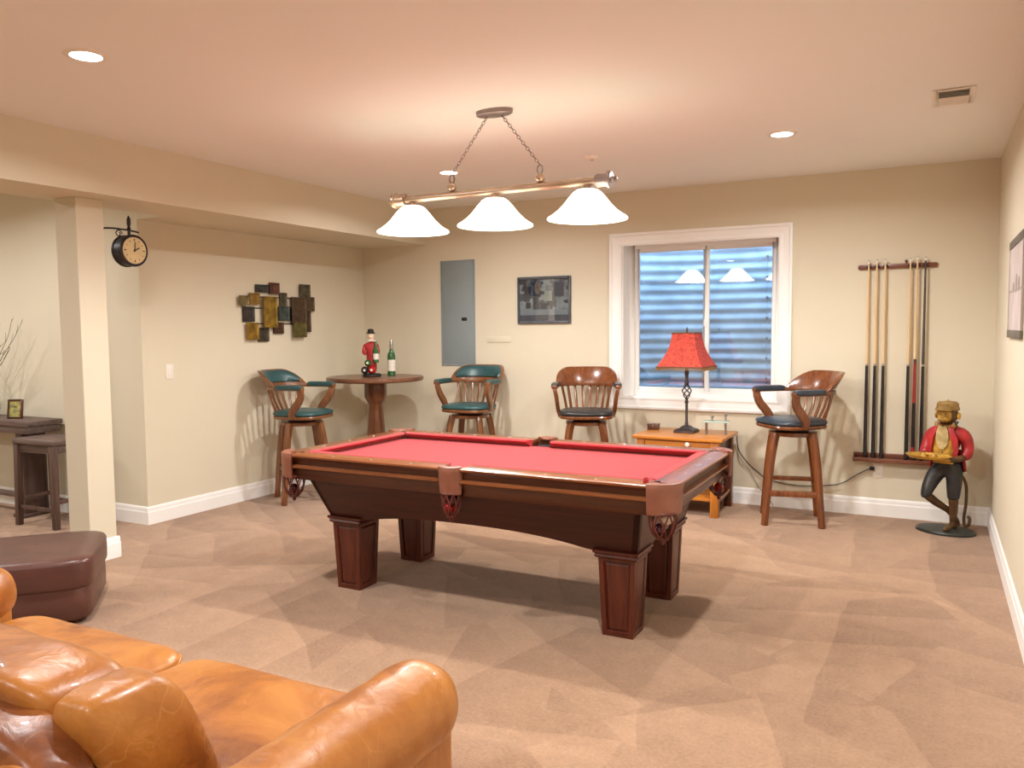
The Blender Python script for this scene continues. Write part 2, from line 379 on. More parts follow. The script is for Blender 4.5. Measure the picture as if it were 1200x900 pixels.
# baseboards: profile (out, z)
BP = [(0, 0), (.016, 0), (.016, .095), (.012, .105), (.010, .125), (.006, .135), (0, .140)]
def base_x(name, x0, x1, y, sgn):      # runs along x, sticks out in sgn*y
    return struct(MB().prism([(y+sgn*o, z) for o, z in BP], x0, x1, 0).build(name, 'trim', smooth=False))
def base_y(name, y0, y1, x, sgn):
    return struct(MB().prism([(x+sgn*o, z) for o, z in BP], y0, y1, 1).build(name, 'trim', smooth=False))
base_x('baseboard_back', XL, XR, YB, -1); base_y('baseboard_right', YF, YB-.016, XR, -1)
base_y('baseboard_left', YR-.016, YB-.016, XL, 1); base_x('baseboard_alcove', XA, XL, YR, -1)
pb = MB()
pb.prism([(PX1+o, z) for o, z in BP], PY0-.016, PY1+.016, 1); pb.prism([(PX0-o, z) for o, z in BP], PY0-.016, PY1+.016, 1)
pb.prism([(PY0-o, z) for o, z in BP], PX0, PX1, 0); pb.prism([(PY1+o, z) for o, z in BP], PX0, PX1, 0)
struct(pb.build('baseboard_pillar', 'trim', smooth=False))

# window -------------------------------------------------------------
win = sempty('window_1', 'white sliding basement window in a deep moulded casing')
OX0, OX1, OZ0, OZ1 = -2.59, -1.022, .775, 2.332
def casing(pts_out, pts_in, name='casing'):
    pass
# mitred casing: profile from outer to inner edge (distance, thickness)
CP = [(0, .0), (0, .030), (.018, .034), (.030, .024), (.075, .018), (.095, .022), (.11, .014), (.11, 0)]
def casing_side(corner_a, corner_b, inw):  # outer corners, inward direction vec2
    ax, az = corner_a; bx_, bz = corner_b
    d = Vector((bx_-ax, bz-az)).normalized(); ra = []; rb = []
    for o, t in CP:
        pa = Vector((ax, az))+Vector(inw)*o+d*o; pb_ = Vector((bx_, bz))+Vector(inw)*o-d*o
        ra.append((pa.x, YB-t, pa.y)); rb.append((pb_.x, YB-t, pb_.y))
    MB().rings([ra, rb]).build('casing_board', 'trim', win, smooth=False)
casing_side((OX0, OZ0), (OX0, OZ1), (1, 0)); casing_side((OX1, OZ0), (OX1, OZ1), (-1, 0))
casing_side((OX0, OZ1), (OX1, OZ1), (0, -1)); casing_side((OX0, OZ0), (OX1, OZ0), (0, 1))
DJ = .20   # recess
jl = MB(); jl.box(WX0, WX0+.012, YB, YB+DJ+.05, WZ0, WZ1).build('jamb', 'trim', win, smooth=False)
B(WX1-.012, WX1, YB, YB+DJ+.05, WZ0, WZ1).build('jamb', 'trim', win, smooth=False)
B(WX0, WX1, YB, YB+DJ+.05, WZ1-.012, WZ1).build('head_jamb', 'trim', win, smooth=False)
B(WX0, WX1, YB, YB+DJ+.05, WZ0, WZ0+.012).build('sill', 'trim', win, smooth=False)
yf = YB+DJ
def ring(x0, x1, z0, z1, w_, y0, y1):
    m = MB(); m.box(x0, x0+w_, y0, y1, z0, z1).box(x1-w_, x1, y0, y1, z0, z1).box(x0+w_, x1-w_, y0, y1, z0, z0+w_).box(x0+w_, x1-w_, y0, y1, z1-w_, z1); return m
ring(WX0+.012, WX1-.012, WZ0+.012, WZ1-.012, .05, yf-.03, yf+.05).build('frame', 'trim', win, bev=.003)
fx0, fx1, fz0, fz1 = WX0+.062, WX1-.062, WZ0+.062, WZ1-.062
xm = -1.776
for (x0, x1, yo) in ((fx0, xm+.03, 0.0), (xm-.03, fx1, .022)):
    sash = ring(x0, x1, fz0, fz1, .036, yf-.012+yo, yf+.012+yo).build('sash', 'trim', win, bev=.002)
    B(x0+.03, x1-.03, yf-.003+yo, yf+.003+yo, fz0+.03, fz1-.03).build('pane', 'pane', sash, smooth=False)
lt = B(xm-.012, xm+.012, yf-.024, yf-.010, 1.50, 1.56).build('latch', 'trim', win, bev=.003)

# window well outside -------------------------------------------------
ww = thing('window_well', 'corrugated steel window well outside the basement window', 'window well', (-1.8, YB+T, .55))
def well(a0, a1, n=40, off=0):
    m = MB(); nz = 168; zt = 2.1; rows = []
    for k in range(nz+1):
        z = zt*k/nz; d = .010*math.cos(2*PI*z/.098)+off; row = []
        for j in range(n+1):
            a = a0+(a1-a0)*j/n
            row.append(((1.02+d)*math.copysign(abs(math.cos(a))**.8, math.cos(a)), .02+(.92+d)*abs(math.sin(a))**.8, z))
        rows.append(row)
    vs = [p for r in rows for p in r]; q = n+1
    m.add(vs, [(k*q+j, k*q+j+1, (k+1)*q+j+1, (k+1)*q+j) for k in range(nz) for j in range(n)]); return m
am = R(72)
for a0, a1, of in ((0, am+.03, 0), (am, PI, .006)):
    o = well(a0, a1, off=of).build('corrugated_sheet', 'galv', ww, ang=80)
    so_ = o.modifiers.new('thick', 'SOLIDIFY'); so_.thickness = .003
for k in range(8):
    z = .25+.196*k; a = am+.015
    MB().sphere(((1.0)*math.cos(a)**.8, .02+.90*math.sin(a)**.8, z), .012, 10, 6).build('bolt', 'pewter', ww)
B(-1.1, 1.1, -.0, 1.0, -.05, -.01).build('gravel_bed', plain('gravel', '#8b8a86', '#4f4e4b', .9, scale=40, bmp=.6), ww)

# ================================================================== lights of the room
def can_light(x, y, lab, power=1.0):
    t = thing('recessed_light', lab, 'ceiling light', (x, y, HC), 0, 'recessed ceiling lights')
    MB().lathe([(.062, -.001), (.066, -.006), (.085, -.005), (.092, -.001), (.092, 0)], n=32, caps=False).build('trim_ring', 'white_plastic', t)
    MB().lathe([(.0005, -.004), (.063, -.004), (.063, -.001)], n=32).build('lens', 'can_lens', t)
    ld = bpy.data.lights.new('led', 'AREA'); ld.shape = 'DISK'; ld.size = .12; ld.energy = CAN_W*power; ld.color = CAN_COL; ld.spread = R(165)
    lo = bpy.data.objects.new('led', ld); COL.objects.link(lo); lo.parent = t; lo.location = (0, 0, -.012)
    return t
can_light(-3.30, 2.32, 'round recessed downlight in the ceiling above the leather sofa')
can_light(-3.33, 5.33, 'round recessed downlight in the ceiling near the painted soffit')
can_light(-.87, 5.33, 'round recessed downlight in the ceiling near the air vent')
for x, y in ((-.87, 2.32), (-3.3, -.7), (-.87, -.7)): can_light(x, y, 'round recessed downlight in the ceiling out of view, added as fill light')  # unseen cans carrying on the ceiling grid, added as fill light
for x, y in ((-6.2, 2.9), (-7.9, 2.9), (-6.2, .2), (-7.9, .2)): can_light(x, y, 'round recessed downlight in the ceiling of the alcove', .62)

# ================================================================== pool table
TX, TY = -2.142, 3.985
pt = thing('pool_table', 'dark wooden pool table with red cloth and leather pockets', 'pool table', (TX, TY, 0))
HX, HY = 1.155, .60
RCAP = [(-.115, .800), (-.006, .800), (0, .796), (0, .787), (-.006, .783), (-.115, .783)]
RAPR = [(-.115, .783), (-.010, .783), (-.024, .772), (-.030, .750), (-.026, .738), (-.026, .718), (-.034, .700), (-.040, .676), (-.040, .655), (-.115, .655)]
RBEAD = [(-.030, .742), (-.008, .738), (0, .734), (0, .727), (-.008, .722), (-.030, .718)]
CPF = [(-.115, .801), (-.125, .804), (-.158, .803), (-.166, .799), (-.167, .795), (-.130, .763), (-.115, .763)]
CG, MG = .088, .062
def rail(profile, name, mat, side, a0, a1, e0=0, e1=0):
    """side 's','n' run along x; 'w','e' along y. e0/e1 shorten the inner edge (pocket mouths)"""
    rings = []
    for a, e in ((a0, e0), (a1, -e1)):
        r = []
        for o, z in profile:
            aa = a + e*max(0, (-o-.115))/.05
            if side == 's': r.append((aa, -HY-o, z))
            elif side == 'n': r.append((aa, HY+o, z))
            elif side == 'w': r.append((-HX-o, aa, z))
            else: r.append((HX+o, aa, z))
        rings.append(r)
    return MB().rings(rings).build(name, mat, pt, bev=0, ang=50)
for sd in 'sn':
    for a0, a1 in ((-HX+CG, -MG), (MG, HX-CG)):
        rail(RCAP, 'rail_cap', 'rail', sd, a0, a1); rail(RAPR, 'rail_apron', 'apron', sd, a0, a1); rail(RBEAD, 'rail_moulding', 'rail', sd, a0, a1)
        rail(CPF, 'cushion', 'felt', sd, a0+(.04 if a0 < -.5 else 0), a1-(.04 if a1 > .5 else 0), .045 if a0 < -.5 else .02, .045 if a1 > .5 else .02)
for sd in 'we':
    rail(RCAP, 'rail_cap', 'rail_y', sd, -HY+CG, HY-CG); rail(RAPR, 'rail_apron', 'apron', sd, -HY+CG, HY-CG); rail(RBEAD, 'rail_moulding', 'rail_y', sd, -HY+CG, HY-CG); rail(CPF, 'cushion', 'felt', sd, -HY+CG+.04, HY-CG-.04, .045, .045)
B(-HX+.112, HX-.112, -HY+.112, HY-.112, .735, .762).build('bed_cloth', 'felt', pt, smooth=False)
B(-HX+.10, HX-.10, -HY+.10, HY-.10, .70, .734).build('slate', 'black', pt, smooth=False)
# inlaid sights along the rails
sight = MB().lathe([(.006, .0), (.0055, .0008), (.001, .0012)], n=12).build('rail_sight', 'white_glossy', pt); first = True
for k in (-3, -2, -1, 1, 2, 3):
    for sy in (-1, 1):
        l = (k*(HX-.12)/4, sy*(HY-.045), .8)
        if first: sight.location = l; first = False
        else: copy_part(sight, pt, l)
for k in (-1, 0, 1):
    for sx in (-1, 1):
        if sx == 1 and k == 0: continue
        copy_part(sight, pt, (sx*(HX-.045), k*(HY-.12)/2, .8))
B(HX-.058, HX-.030, -.045, .045, .8, .8012).build('name_plate', 'pewter', pt, smooth=False)
# cabinet: four flared panels, arched below
ZT, ZBm = .668, .415
def panel(side):
    m = MB(); long_ = side in 'sn'; n = 28
    at, ab = (.985, .925) if long_ else (.530, .405)
    ot, ob = (.530, .405) if long_ else (.985, .925)
    lim = .70 if long_ else .19; ar = .062 if long_ else .03
    rings = []
    for i in range(n+1):
        u = -1+2*i/n; xb = u*ab; q = max(0, 1-(abs(xb)/lim)**2.6) if abs(xb) < lim else 0
        zb = ZBm+ar*q; tt = (zb-ZBm)/(ZT-ZBm); a_b = u*(ab+(at-ab)*tt); o_b = ob+(ot-ob)*tt
        pts = [(u*at, ot, ZT), (a_b, o_b, zb), (a_b-.03*u*0, o_b-.03, zb), (u*at, ot-.03, ZT)]
        r = []
        for a, o_, z in pts:
            r.append({'s': (a, -o_, z), 'n': (a, o_, z), 'w': (-o_, a, z), 'e': (o_, a, z)}[side])
        rings.append(r)
    return m.rings(rings).build('cabinet_panel', 'cherry_x', pt, ang=25)
for sd in 'snwe': panel(sd)
def leg_mesh():
    bm = bmesh.new()
    vb = [bm.verts.new((sx*.0785, sy*.0785, 0)) for sx, sy in ((-1, -1), (1, -1), (1, 1), (-1, 1))]
    vt = [bm.verts.new((sx*.094, sy*.094, .395)) for sx, sy in ((-1, -1), (1, -1), (1, 1), (-1, 1))]
    bm.faces.new(vb[::-1]); bm.faces.new(vt); sides = [bm.faces.new((vb[i], vb[(i+1) % 4], vt[(i+1) % 4], vt[i])) for i in range(4)]
    bm.normal_update()
    bmesh.ops.inset_individual(bm, faces=sides, thickness=.034, depth=0)
    bm.normal_update()
    bmesh.ops.inset_individual(bm, faces=sides, thickness=.006, depth=-.010)
    bm.normal_update()
    bmesh.ops.inset_individual(bm, faces=sides, thickness=.016, depth=.007)
    me = bpy.data.meshes.new('leg'); bm.to_mesh(me); bm.free(); me.materials.append(M['cherry']); return me
lm = leg_mesh()
LX, LY = .822, .312
col_src = None
for sx in (-1, 1):
    for sy in (-1, 1):
        l = bpy.data.objects.new('leg', lm); COL.objects.link(l); l.parent = pt; l.location = (sx*LX, sy*LY, 0)
        if col_src is None:
            cm = MB()
            cm.rings([[(a*x, a*y, z) for x, y in ((-1, -1), (1, -1), (1, 1), (-1, 1))] for a, z in ((.095, .385), (.106, .392), (.110, .400), (.106, .408), (.116, .416), (.116, .428), (.10, .432))])
            col_src = cm.build('leg_collar', 'cherry', l, ang=20)
        else: copy_part(col_src, l)
# pockets
def pocket(kind, sx, sy):
    e = bpy.data.objects.new('pocket', None); COL.objects.link(e); e.parent = pt
    if kind == 'corner':
        cx, cy = sx*(HX-.102), sy*(HY-.102); e.location = (cx, cy, 0)
        base = {(1, -1): -PI/2, (1, 1): 0, (-1, 1): PI/2, (-1, -1): PI}[(sx, sy)]; a0, a1 = base-.16, base+PI/2+.16; ro = .112
    else:
        cx, cy = 0, sy*(HY-.045); e.location = (cx, cy, 0); base = sy*PI/2; a0, a1 = base-1.2, base+1.2; ro = .072
    n = 14; an = [a0+(a1-a0)*i/n for i in range(n+1)]
    # skirt: flared leather shield
    prof = [(ro, .806), (ro+.004, .80), (ro+.003, .775), (ro+.001, .72), (ro-.004, .668), (ro-.012, .664), (ro-.012, .79), (ro-.02, .80)]
    MB().rings([[(r*math.cos(a), r*math.sin(a), z) for r, z in prof] for a in an]).build('pocket_shield', 'leather_pocket', e, ang=40)
    MB().rings([[(r*math.cos(a), r*math.sin(a), z) for r, z in ((ro-.045, .795), (ro-.04, .806), (ro-.008, .811), (ro+.003, .806), (ro-.004, .796))] for a in an]).build('pocket_iron', 'leather_pocket', e, ang=40)
    rh = .066 if kind == 'corner' else .056
    ox, oy = (-sx*.012, -sy*.012) if kind == 'corner' else (0, -sy*.01)
    MB().lathe([(rh, .700), (rh, .7635), (rh-.004, .7635), (rh-.004, .700)], (ox, oy, 0), 24, caps=False).build('pocket_liner', 'black', e)
    MB().lathe([(rh, .7628), (.001, .7630)], (ox, oy, 0), 24, caps=False).build('pocket_dark_disc', 'black', e)  # black disc on the uncut bed, painting in the hole's darkness
    # net of leather straps
    rn = .060 if kind == 'corner' else .046; nx, ny = (sx*.035, sy*.035) if kind == 'corner' else (0, sy*.022)
    zs = [.672, .645, .61, .575, .552]; rs = [1, 1.03, .98, .78, .40]
    net = MB()
    for i in range(8):
        a = 2*PI*i/8
        for dr in (-1, 1):
            pts = [(nx+rn*r*math.cos(a+dr*k*.196), ny+rn*r*math.sin(a+dr*k*.196), z) for k, (z, r) in enumerate(zip(zs, rs))]
            net.tube(pts, .0042, 5)
    net.build('net', 'leather_net', e)
    for z, r in ((.672, 1), (.552, .4)):
        MB().tube([(nx+rn*r*math.cos(2*PI*i/20), ny+rn*r*math.sin(2*PI*i/20), z) for i in range(20)], .007, 6, closed=True).build('net_ring', 'leather_net', e)
    MB().sphere((nx, ny, .538), (.012, .012, .018), 8, 6).build('net_tassel', 'leather_net', e)
    return (cx+nx+TX, cy+ny+TY)
pk = {}
for sx in (-1, 1):
    for sy in (-1, 1): pk[(sx, sy)] = pocket('corner', sx, sy)
for sy in (-1, 1): pk[(0, sy)] = pocket('mid', 0, sy)
def ball(x, y, z, mat, lab, r=.0285):
    o = MB().sphere((0, 0, 0), r, 20, 12).build('billiard_ball', mat); o.location = (x, y, z); return tag(o, lab, 'ball', 'billiard balls in the pocket nets')
x, y = pk[(0, -1)]
ball(x-.012, y-.002, .590, 'red_ball', 'glossy red billiard ball in the side pocket net under the near rail', .027)
ball(x+.012, y-.006, .637, 'dark_ball', 'plum billiard ball resting on the red one in the side pocket net', .027)
x, y = pk[(1, -1)]
ball(x-.010, y-.012, .593, 'dark_ball', 'plum billiard ball low in the corner pocket net by the single table leg')
ball(x+.016, y+.010, .640, 'ivory_ball', 'ivory billiard ball on top in the corner pocket net')
x, y = pk[(-1, -1)]
ball(x, y, .592, 'dark_ball', 'plum billiard ball in the corner pocket net beside the bar stool')
x, y = pk[(1, 1)]
ball(x, y, .592, 'red_ball', 'red billiard ball in the corner pocket net near the side table')
p = hit(775, 561, 2, .803); ck = thing('cue_chalk', 'small red chalk cube on the corner of the pool table rail', 'chalk', (p.x, p.y, .801), .3)
ck.location = (TX+HX-.14, TY-HY+.05, .801)
B(-.012, .012, -.012, .012, 0, .020).build('chalk_wrapper', plain('red_paper', '#b3232b', None, .6), ck, bev=.001)
MB().lathe([(.001, .0203), (.009, .0205), (.010, .0222), (.012, .0222), (.012, .0200)], n=12).build('chalk_face', plain('chalk', '#7c1a20', None, .9), ck)

# ================================================================== pendant billiard light
PXc, PYc, ZBAR = -2.18, 3.97, 2.262
pl = thing('billiard_light', 'brass three-shade pendant light hanging over the pool table', 'pendant light', (PXc, PYc, 0))
bar = MB(); bar.tube([(-.64, 0, ZBAR), (.64, 0, ZBAR)], .021, 16); bar.build('bar', 'brass', pl)
for s in (-1, 1):
    prof = [(.021, .0), (.034, .004), (.036, .012), (.034, .05), (.036, .058), (.036, .066), (.044, .068), (.046, .082), (.040, .090), (.018, .092), (.012, .104), (.015, .112), (.010, .120), (.001, .122)]
    m = MB().lathe(prof, n=20); m.xf(Matrix.Rotation(s*PI/2, 4, 'Y')); m.xf(Matrix.Translation((s*.60, 0, ZBAR)))
    e = m.build('end_cap', 'brass' if s < 0 else 'pewter', pl)
for k in (-1, 0, 1):
    x = k*.553
    MB().lathe([(.014, ZBAR-.015), (.022, ZBAR-.024), (.024, ZBAR-.038), (.050, ZBAR-.044), (.056, ZBAR-.052), (.045, ZBAR-.056)], (x, 0, 0), 20).build('shade_holder', 'brass', pl)
    pr = [(.030, 2.224), (.056, 2.219), (.075, 2.206), (.100, 2.178), (.130, 2.140), (.160, 2.110), (.190, 2.088), (.208, 2.078), (.213, 2.070), (.210, 2.066), (.203, 2.070), (.186, 2.082), (.156, 2.104), (.126, 2.134), (.096, 2.172), (.072, 2.200), (.054, 2.213), (.030, 2.218)]
    sh = MB().lathe(pr, (x, 0, 0), 40, caps=False).build('shade', 'shade_glass', pl, ang=60)
    MB().sphere((x, 0, 2.150), (.028, .028, .036), 14, 10).build('bulb', 'bulb', sh)
    ld = bpy.data.lights.new('bulb_light', 'POINT'); ld.energy = BULB_W; ld.color = BULB_COL; ld.shadow_soft_size = .03
    lo = bpy.data.objects.new('bulb_light', ld); COL.objects.link(lo); lo.parent = pl; lo.location = (x, 0, 2.098)
can = MB().rings([[(.112*s_*math.cos(2*PI*j/36), .058*s_*math.sin(2*PI*j/36), z) for j in range(36)] for s_, z in ((.5, HC-.030), (.86, HC-.028), (.98, HC-.022), (1, HC-.014), (1, HC))])
can.build('canopy', 'pewter', pl)
link = MB().tube([(.0075*math.cos(2*PI*i/14), 0, .0125*math.sin(2*PI*i/14)) for i in range(14)], .0022, 5, closed=True)
lk = None
for s in (-1, 1):
    a, b = Vector((s*.05, 0, HC-.035)), Vector((s*.279, 0, ZBAR+.115))
    MB().tube([a+Vector((.008*math.cos(t), 0, .008*math.sin(t)+.008)) for t in [2*PI*i/12 for i in range(12)]], .003, 5, closed=True).build('canopy_loop', 'pewter', pl)
    d = (b-a); n = int(d.length/.0205); rot = d.to_track_quat('Z', 'Y').to_matrix().to_4x4()
    for i in range(n):
        c = a+d*((i+.5)/n); mtx = Matrix.Translation(c) @ rot @ Matrix.Rotation(PI/2*(i % 2), 4, 'Z')
        if lk is None: lk = link.build('chain_link', 'pewter', pl); o = lk
        else: o = copy_part(lk, pl)
        o.matrix_local = mtx
    MB().sphere((s*.279, 0, ZBAR+.045), (.028, .028, .026), 16, 10).build('bar_knob', 'brass', pl)
    MB().tube([(s*.279+.016*math.cos(2*PI*i/16), 0, ZBAR+.09+.024*math.sin(2*PI*i/16)) for i in range(16)], .005, 6, closed=True).build('hanging_ring', 'pewter', pl)

# ================================================================== bar stools
def stool(name, lab, x, y, base_a, seat_a, woodm, pad, crest_pad):
    t = thing(name, lab, 'bar stool', (x, y, 0), 0, 'captain bar stools around the walls')
    RB = Matrix.Rotation(base_a, 4, 'Z'); RS = Matrix.Rotation(seat_a, 4, 'Z')
    for sx in (-1, 1):
        for sy in (-1, 1):
            top = Vector((sx*.128, sy*.128, .695)); bot = Vector((sx*.203, sy*.203, 0))
            pts = bez(top, (sx*.165, sy*.165, .56), (sx*.182, sy*.182, .25), bot, 8)
            MB().sweep(pts, Vector((sx, -sy, 0)), [(.052-.012*i/8, .050-.014*i/8) for i in range(9)]).xf(Matrix(RB)).build('leg', woodm, t, bev=.004)
    def leg_at(z, sx, sy):
        k = 1-z/.695; return Vector((sx*(.135+.066*k**.8), sy*(.135+.066*k**.8), z))
    for (s1, s2, z, h, wd) in (((-1, -1), (1, -1), .245, .045, .028), ((-1, 1), (1, 1), .30, .035, .022), ((-1, -1), (-1, 1), .285, .035, .022), ((1, -1), (1, 1), .285, .035, .022)):
        a, b = leg_at(z, *s1), leg_at(z, *s2); d = (b-a).normalized()*.02
        MB().sweep([a-d, b+d], Vector((0, 0, 1)), (h, wd)).xf(Matrix(RB)).build('footrest' if z < .26 else 'stretcher', woodm, t, bev=.003)
    MB().lathe([(.165, .668), (.178, .674), (.178, .700), (.165, .703)], n=28).build('base_ring', woodm, t)
    MB().lathe([(.115, .703), (.120, .706), (.120, .724), (.115, .727)], n=24).build('swivel', 'metal_black', t)
    # seat: rounded square, a little wider at the front
    def plan(s_, z, n=40, e=.62, ry=.225):
        out = []
        for j in range(n):
            a = 2*PI*j/n; c, q = math.cos(a), math.sin(a)
            out.append((.228*s_*math.copysign(abs(c)**e, c)*(1-.06*q), ry*s_*math.copysign(abs(q)**e, q)-.012, z))
        return out
    MB().rings([plan(.90, .727), plan(1.0, .733), plan(1.02, .748), plan(1.0, .757)]).xf(Matrix(RS)).build('seat', woodm, t, ang=40)
    MB().rings([plan(.95, .757), plan(1.0, .762), plan(1.03, .775), plan(1.0, .789), plan(.88, .799), plan(.55, .804), plan(.2, .805)]).xf(Matrix(RS)).build('seat_cushion', pad, t, ang=60)
    # bent arm and back rail
    def rail_pt(a, dz=0):   # a: -1..1 around the U
        q = a*1.0; ang = q*R(118)
        if abs(ang) <= R(84): return Vector((.265*math.sin(ang), .005+.285*math.cos(ang), 1.0+dz))
        ex = (abs(ang)-R(84))/R(34); s_ = math.copysign(1, ang)
        return Vector((s_*(.2635+.004*ex), .035-.215*ex, 1.0+dz))
    n = 36; path = [rail_pt(-1+2*i/n) for i in range(n+1)]
    side = []
    for i in range(n+1):
        tt = path[min(i+1, n)]-path[max(i-1, 0)]; side.append(Vector((tt.y, -tt.x, 0)))
    MB().sweep(path, side, (.046, .030)).xf(Matrix(RS)).build('arm_rail', woodm, t, bev=.004)
    # crest
    rings = []; m_ = 22
    for i in range(m_+1):
        a = -.60+1.2*i/m_; p = rail_pt(a); u = abs(a)/.60
        h = .135*(1-max(0, (u-.42)/.58)**1.7)+.004; nrm = Vector((p.x, p.y, 0)).normalized(); lean = .52
        inn, out = p-nrm*.013, p+nrm*.013
        rings.append([inn+Vector((0, 0, .012)), out+Vector((0, 0, .012)), out+nrm*lean*h+Vector((0, 0, .012+h)), inn+nrm*lean*h+Vector((0, 0, .012+h))])
    MB().rings(rings).xf(Matrix(RS)).build('crest', woodm, t, bev=.004, ang=45)
    if crest_pad:
        rings = []
        for i in range(m_+1):
            a = -.5+1.0*i/m_; p = rail_pt(a); u = abs(a)/.60
            h = .135*(1-max(0, (u-.42)/.58)**1.7)-.008; h = max(h, .03); nrm = Vector((p.x, p.y, 0)).normalized(); f = .52
            prof = [(0, .020), (.016, .032), (.022, .02+h*.5), (.016, h-.004), (0, h+.004)]
            rings.append([p-nrm*(.0135+b)+nrm*f*z+Vector((0, 0, .012+z)) for b, z in prof]+[p-nrm*.010+nrm*f*z+Vector((0, 0, .012+z)) for b, z in (prof[-1], prof[0])])
        MB().rings(rings).xf(Matrix(RS)).build('crest_pad', pad, t, ang=60)
    for s in (-1, 1):      # arm pads
        pts = [rail_pt(s*(.62+.37*i/8), .012) for i in range(9)]; sd = []
        for i in range(9):
            tt = pts[min(i+1, 8)]-pts[max(i-1, 0)]; sd.append(Vector((tt.y, -tt.x, 0)))
        MB().sweep(pts, sd, [(.050, .026)]+[(.060, .040)]*7+[(.050, .026)]).xf(Matrix(RS)).build('arm_pad', pad, t, bev=.008, seg=3, ang=60)
        fr = rail_pt(s*.97)
        pts = bez((s*.226, -.055, .738), (s*.255, -.01, .83), (s*.235, -.165, .86), (fr.x, fr.y+.005, .988), 10)
        MB().sweep(pts, Vector((1, 0, 0)), [(.030, .052+.012*math.sin(PI*i/10)) for i in range(11)]).xf(Matrix(RS)).build('arm_post', woodm, t, bev=.004)
    for k in range(8):     # slats
        a = -.46+.92*k/7; p = rail_pt(a); b = Vector((p.x*.78, .19-.045*(abs(a)/.46)**2, .750)); mid = (p+b)/2+Vector((0, .012, 0))
        tn = Vector((p.y, -p.x, 0))
        MB().sweep([b, mid, p-Vector((0, 0, .012))], tn, (.023, .011)).xf(Matrix(RS)).build('slat', woodm, t, bev=.002)
    return t
stool('bar_stool', 'bar stool with teal padded back standing below the metal wall art', -4.92, 5.38, R(52), R(101), 'stool_wood', 'teal', True)
stool('bar_stool', 'bar stool with teal padded back below the grey electrical panel', -3.84, 6.47, R(10), R(4), 'stool_wood', 'teal', True)
stool('bar_stool', 'bar stool with plain wooden back below the framed photograph, beside the window', -2.635, 6.40, R(22), R(22), 'stool_wood_red', 'charcoal', False)
stool('bar_stool', 'bar stool with plain wooden back and blue-grey seat next to the cue rack', -.935, 6.40, R(11.5), R(-48), 'stool_wood_red', 'navy', False)

# ================================================================== pub table
PTX, PTY = -4.75, 6.22
pb_ = thing('pub_table', 'round wooden pub table on a turned pedestal in the corner', 'table', (PTX, PTY, 0))
MB().lathe([(.40, 1.004), (.452, 1.008), (.462, 1.016), (.464, 1.030), (.462, 1.044), (.455, 1.050), (.2, 1.0505), (.001, 1.0505)], n=56).build('table_top', 'pub_wood', pb_)
MB().lathe([(.05, .985), (.16, .985), (.165, .995), (.165, 1.004)], n=32).build('top_support', 'pub_wood', pb_)
MB().lathe([(.105, .985), (.108, .97), (.108, .86), (.100, .835), (.082, .805), (.068, .785), (.066, .77), (.072, .70), (.082, .58), (.092, .45), (.098, .34), (.100, .25), (.085, .22), (.085, .20), (.11, .18), (.11, .12)], n=12).build('pedestal', 'pub_post', pb_, ang=25)
for k in range(4):
    a = PI/4+k*PI/2; d = Vector((math.cos(a), math.sin(a), 0)); q = Vector((-math.sin(a), math.cos(a), 0))
    MB().sweep([d*.06+Vector((0, 0, .17)), d*.18+Vector((0, 0, .12)), d*.33+Vector((0, 0, .035)), d*.40+Vector((0, 0, .025))], q, [(.05, .10), (.05, .09), (.05, .06), (.05, .05)]).build('foot', 'pub_post', pb_, bev=.006)

# figurine bottle holder and wine bottle on the pub table
p = hit(436, 441, 2, 1.0505)
fg = thing('figurine', 'painted figurine in red holding a green bottle above billiard balls on the pub table', 'figurine', (p.x, p.y, 1.0505), YAW)
MB().lathe([(.085, 0), (.09, .006), (.088, .022), (.075, .028)], n=28).build('base', 'black', fg)
fig_body = skin('body', [[((0, 0, .06), .05), ((0, 0, .13), .052), ((0, 0, .20), .056), ((0, 0, .255), .05), ((-.002, -.004, .30), .042), ((-.004, -.006, .335), .026)],
      [((-.002, -.004, .30), .042), ((-.06, -.01, .29), .024), ((-.072, -.03, .235), .020), ((-.045, -.06, .215), .018)],
      [((-.002, -.004, .30), .042), ((.055, -.01, .285), .024), ((.070, -.035, .235), .020), ((.055, -.06, .20), .018)],
      [((0, 0, .06), .05), ((-.03, -.012, .03), .026)], [((0, 0, .06), .05), ((.03, -.012, .03), .026)]], 'statue_red', fg)
MB().sphere((-.004, -.008, .382), (.034, .036, .042), 18, 12).build('head', plain('pale_face', '#e2cdb4', '#d8bfa2', .5), fg)
MB().sphere((-.004, -.046, .378), (.008, .010, .008), 8, 6).build('nose', plain('pale_nose', '#d9b497', None, .5), fg)
MB().lathe([(.043, 0), (.044, .008), (.030, .012), (.028, .034), (.022, .042), (.001, .045)], (-.004, -.006, .412), 20).build('cap', 'black', fg)
MB().lathe([(.03, -.004), (.046, .002), (.044, .012), (.03, .014)], (-.004, -.006, .338), 18).build('collar', 'label_white', fg)
fb = MB().lathe([(.024, 0), (.027, .004), (.027, .11), (.024, .125), (.012, .15), (.011, .19), (.013, .192), (.013, .20), (.001, .201)], (.052, -.062, .135), 18).build('bottle', 'green_glass', fg)
MB().lathe([(.0276, .03), (.0276, .085)], (.052, -.062, .135), 18, caps=False).build('bottle_label', 'label_white', fb)
for (x, y, z, r, mt) in ((-.058, -.055, .062, .036, 'black'), (.012, -.066, .066, .037, 'red_ball'), (-.026, -.064, .132, .033, 'green_glass')):
    q = MB().sphere((x, y, z), r, 18, 12).build('ball', mt, fg)
    MB().lathe([(.012, 0), (.010, .002), (.001, .0025)], n=14).xf(Matrix.Translation((x, y-r+.0016, z)) @ Matrix.Rotation(PI/2, 4, 'X')).build('ball_spot', 'label_white', q)
p = hit(459, 440, 2, 1.0505)
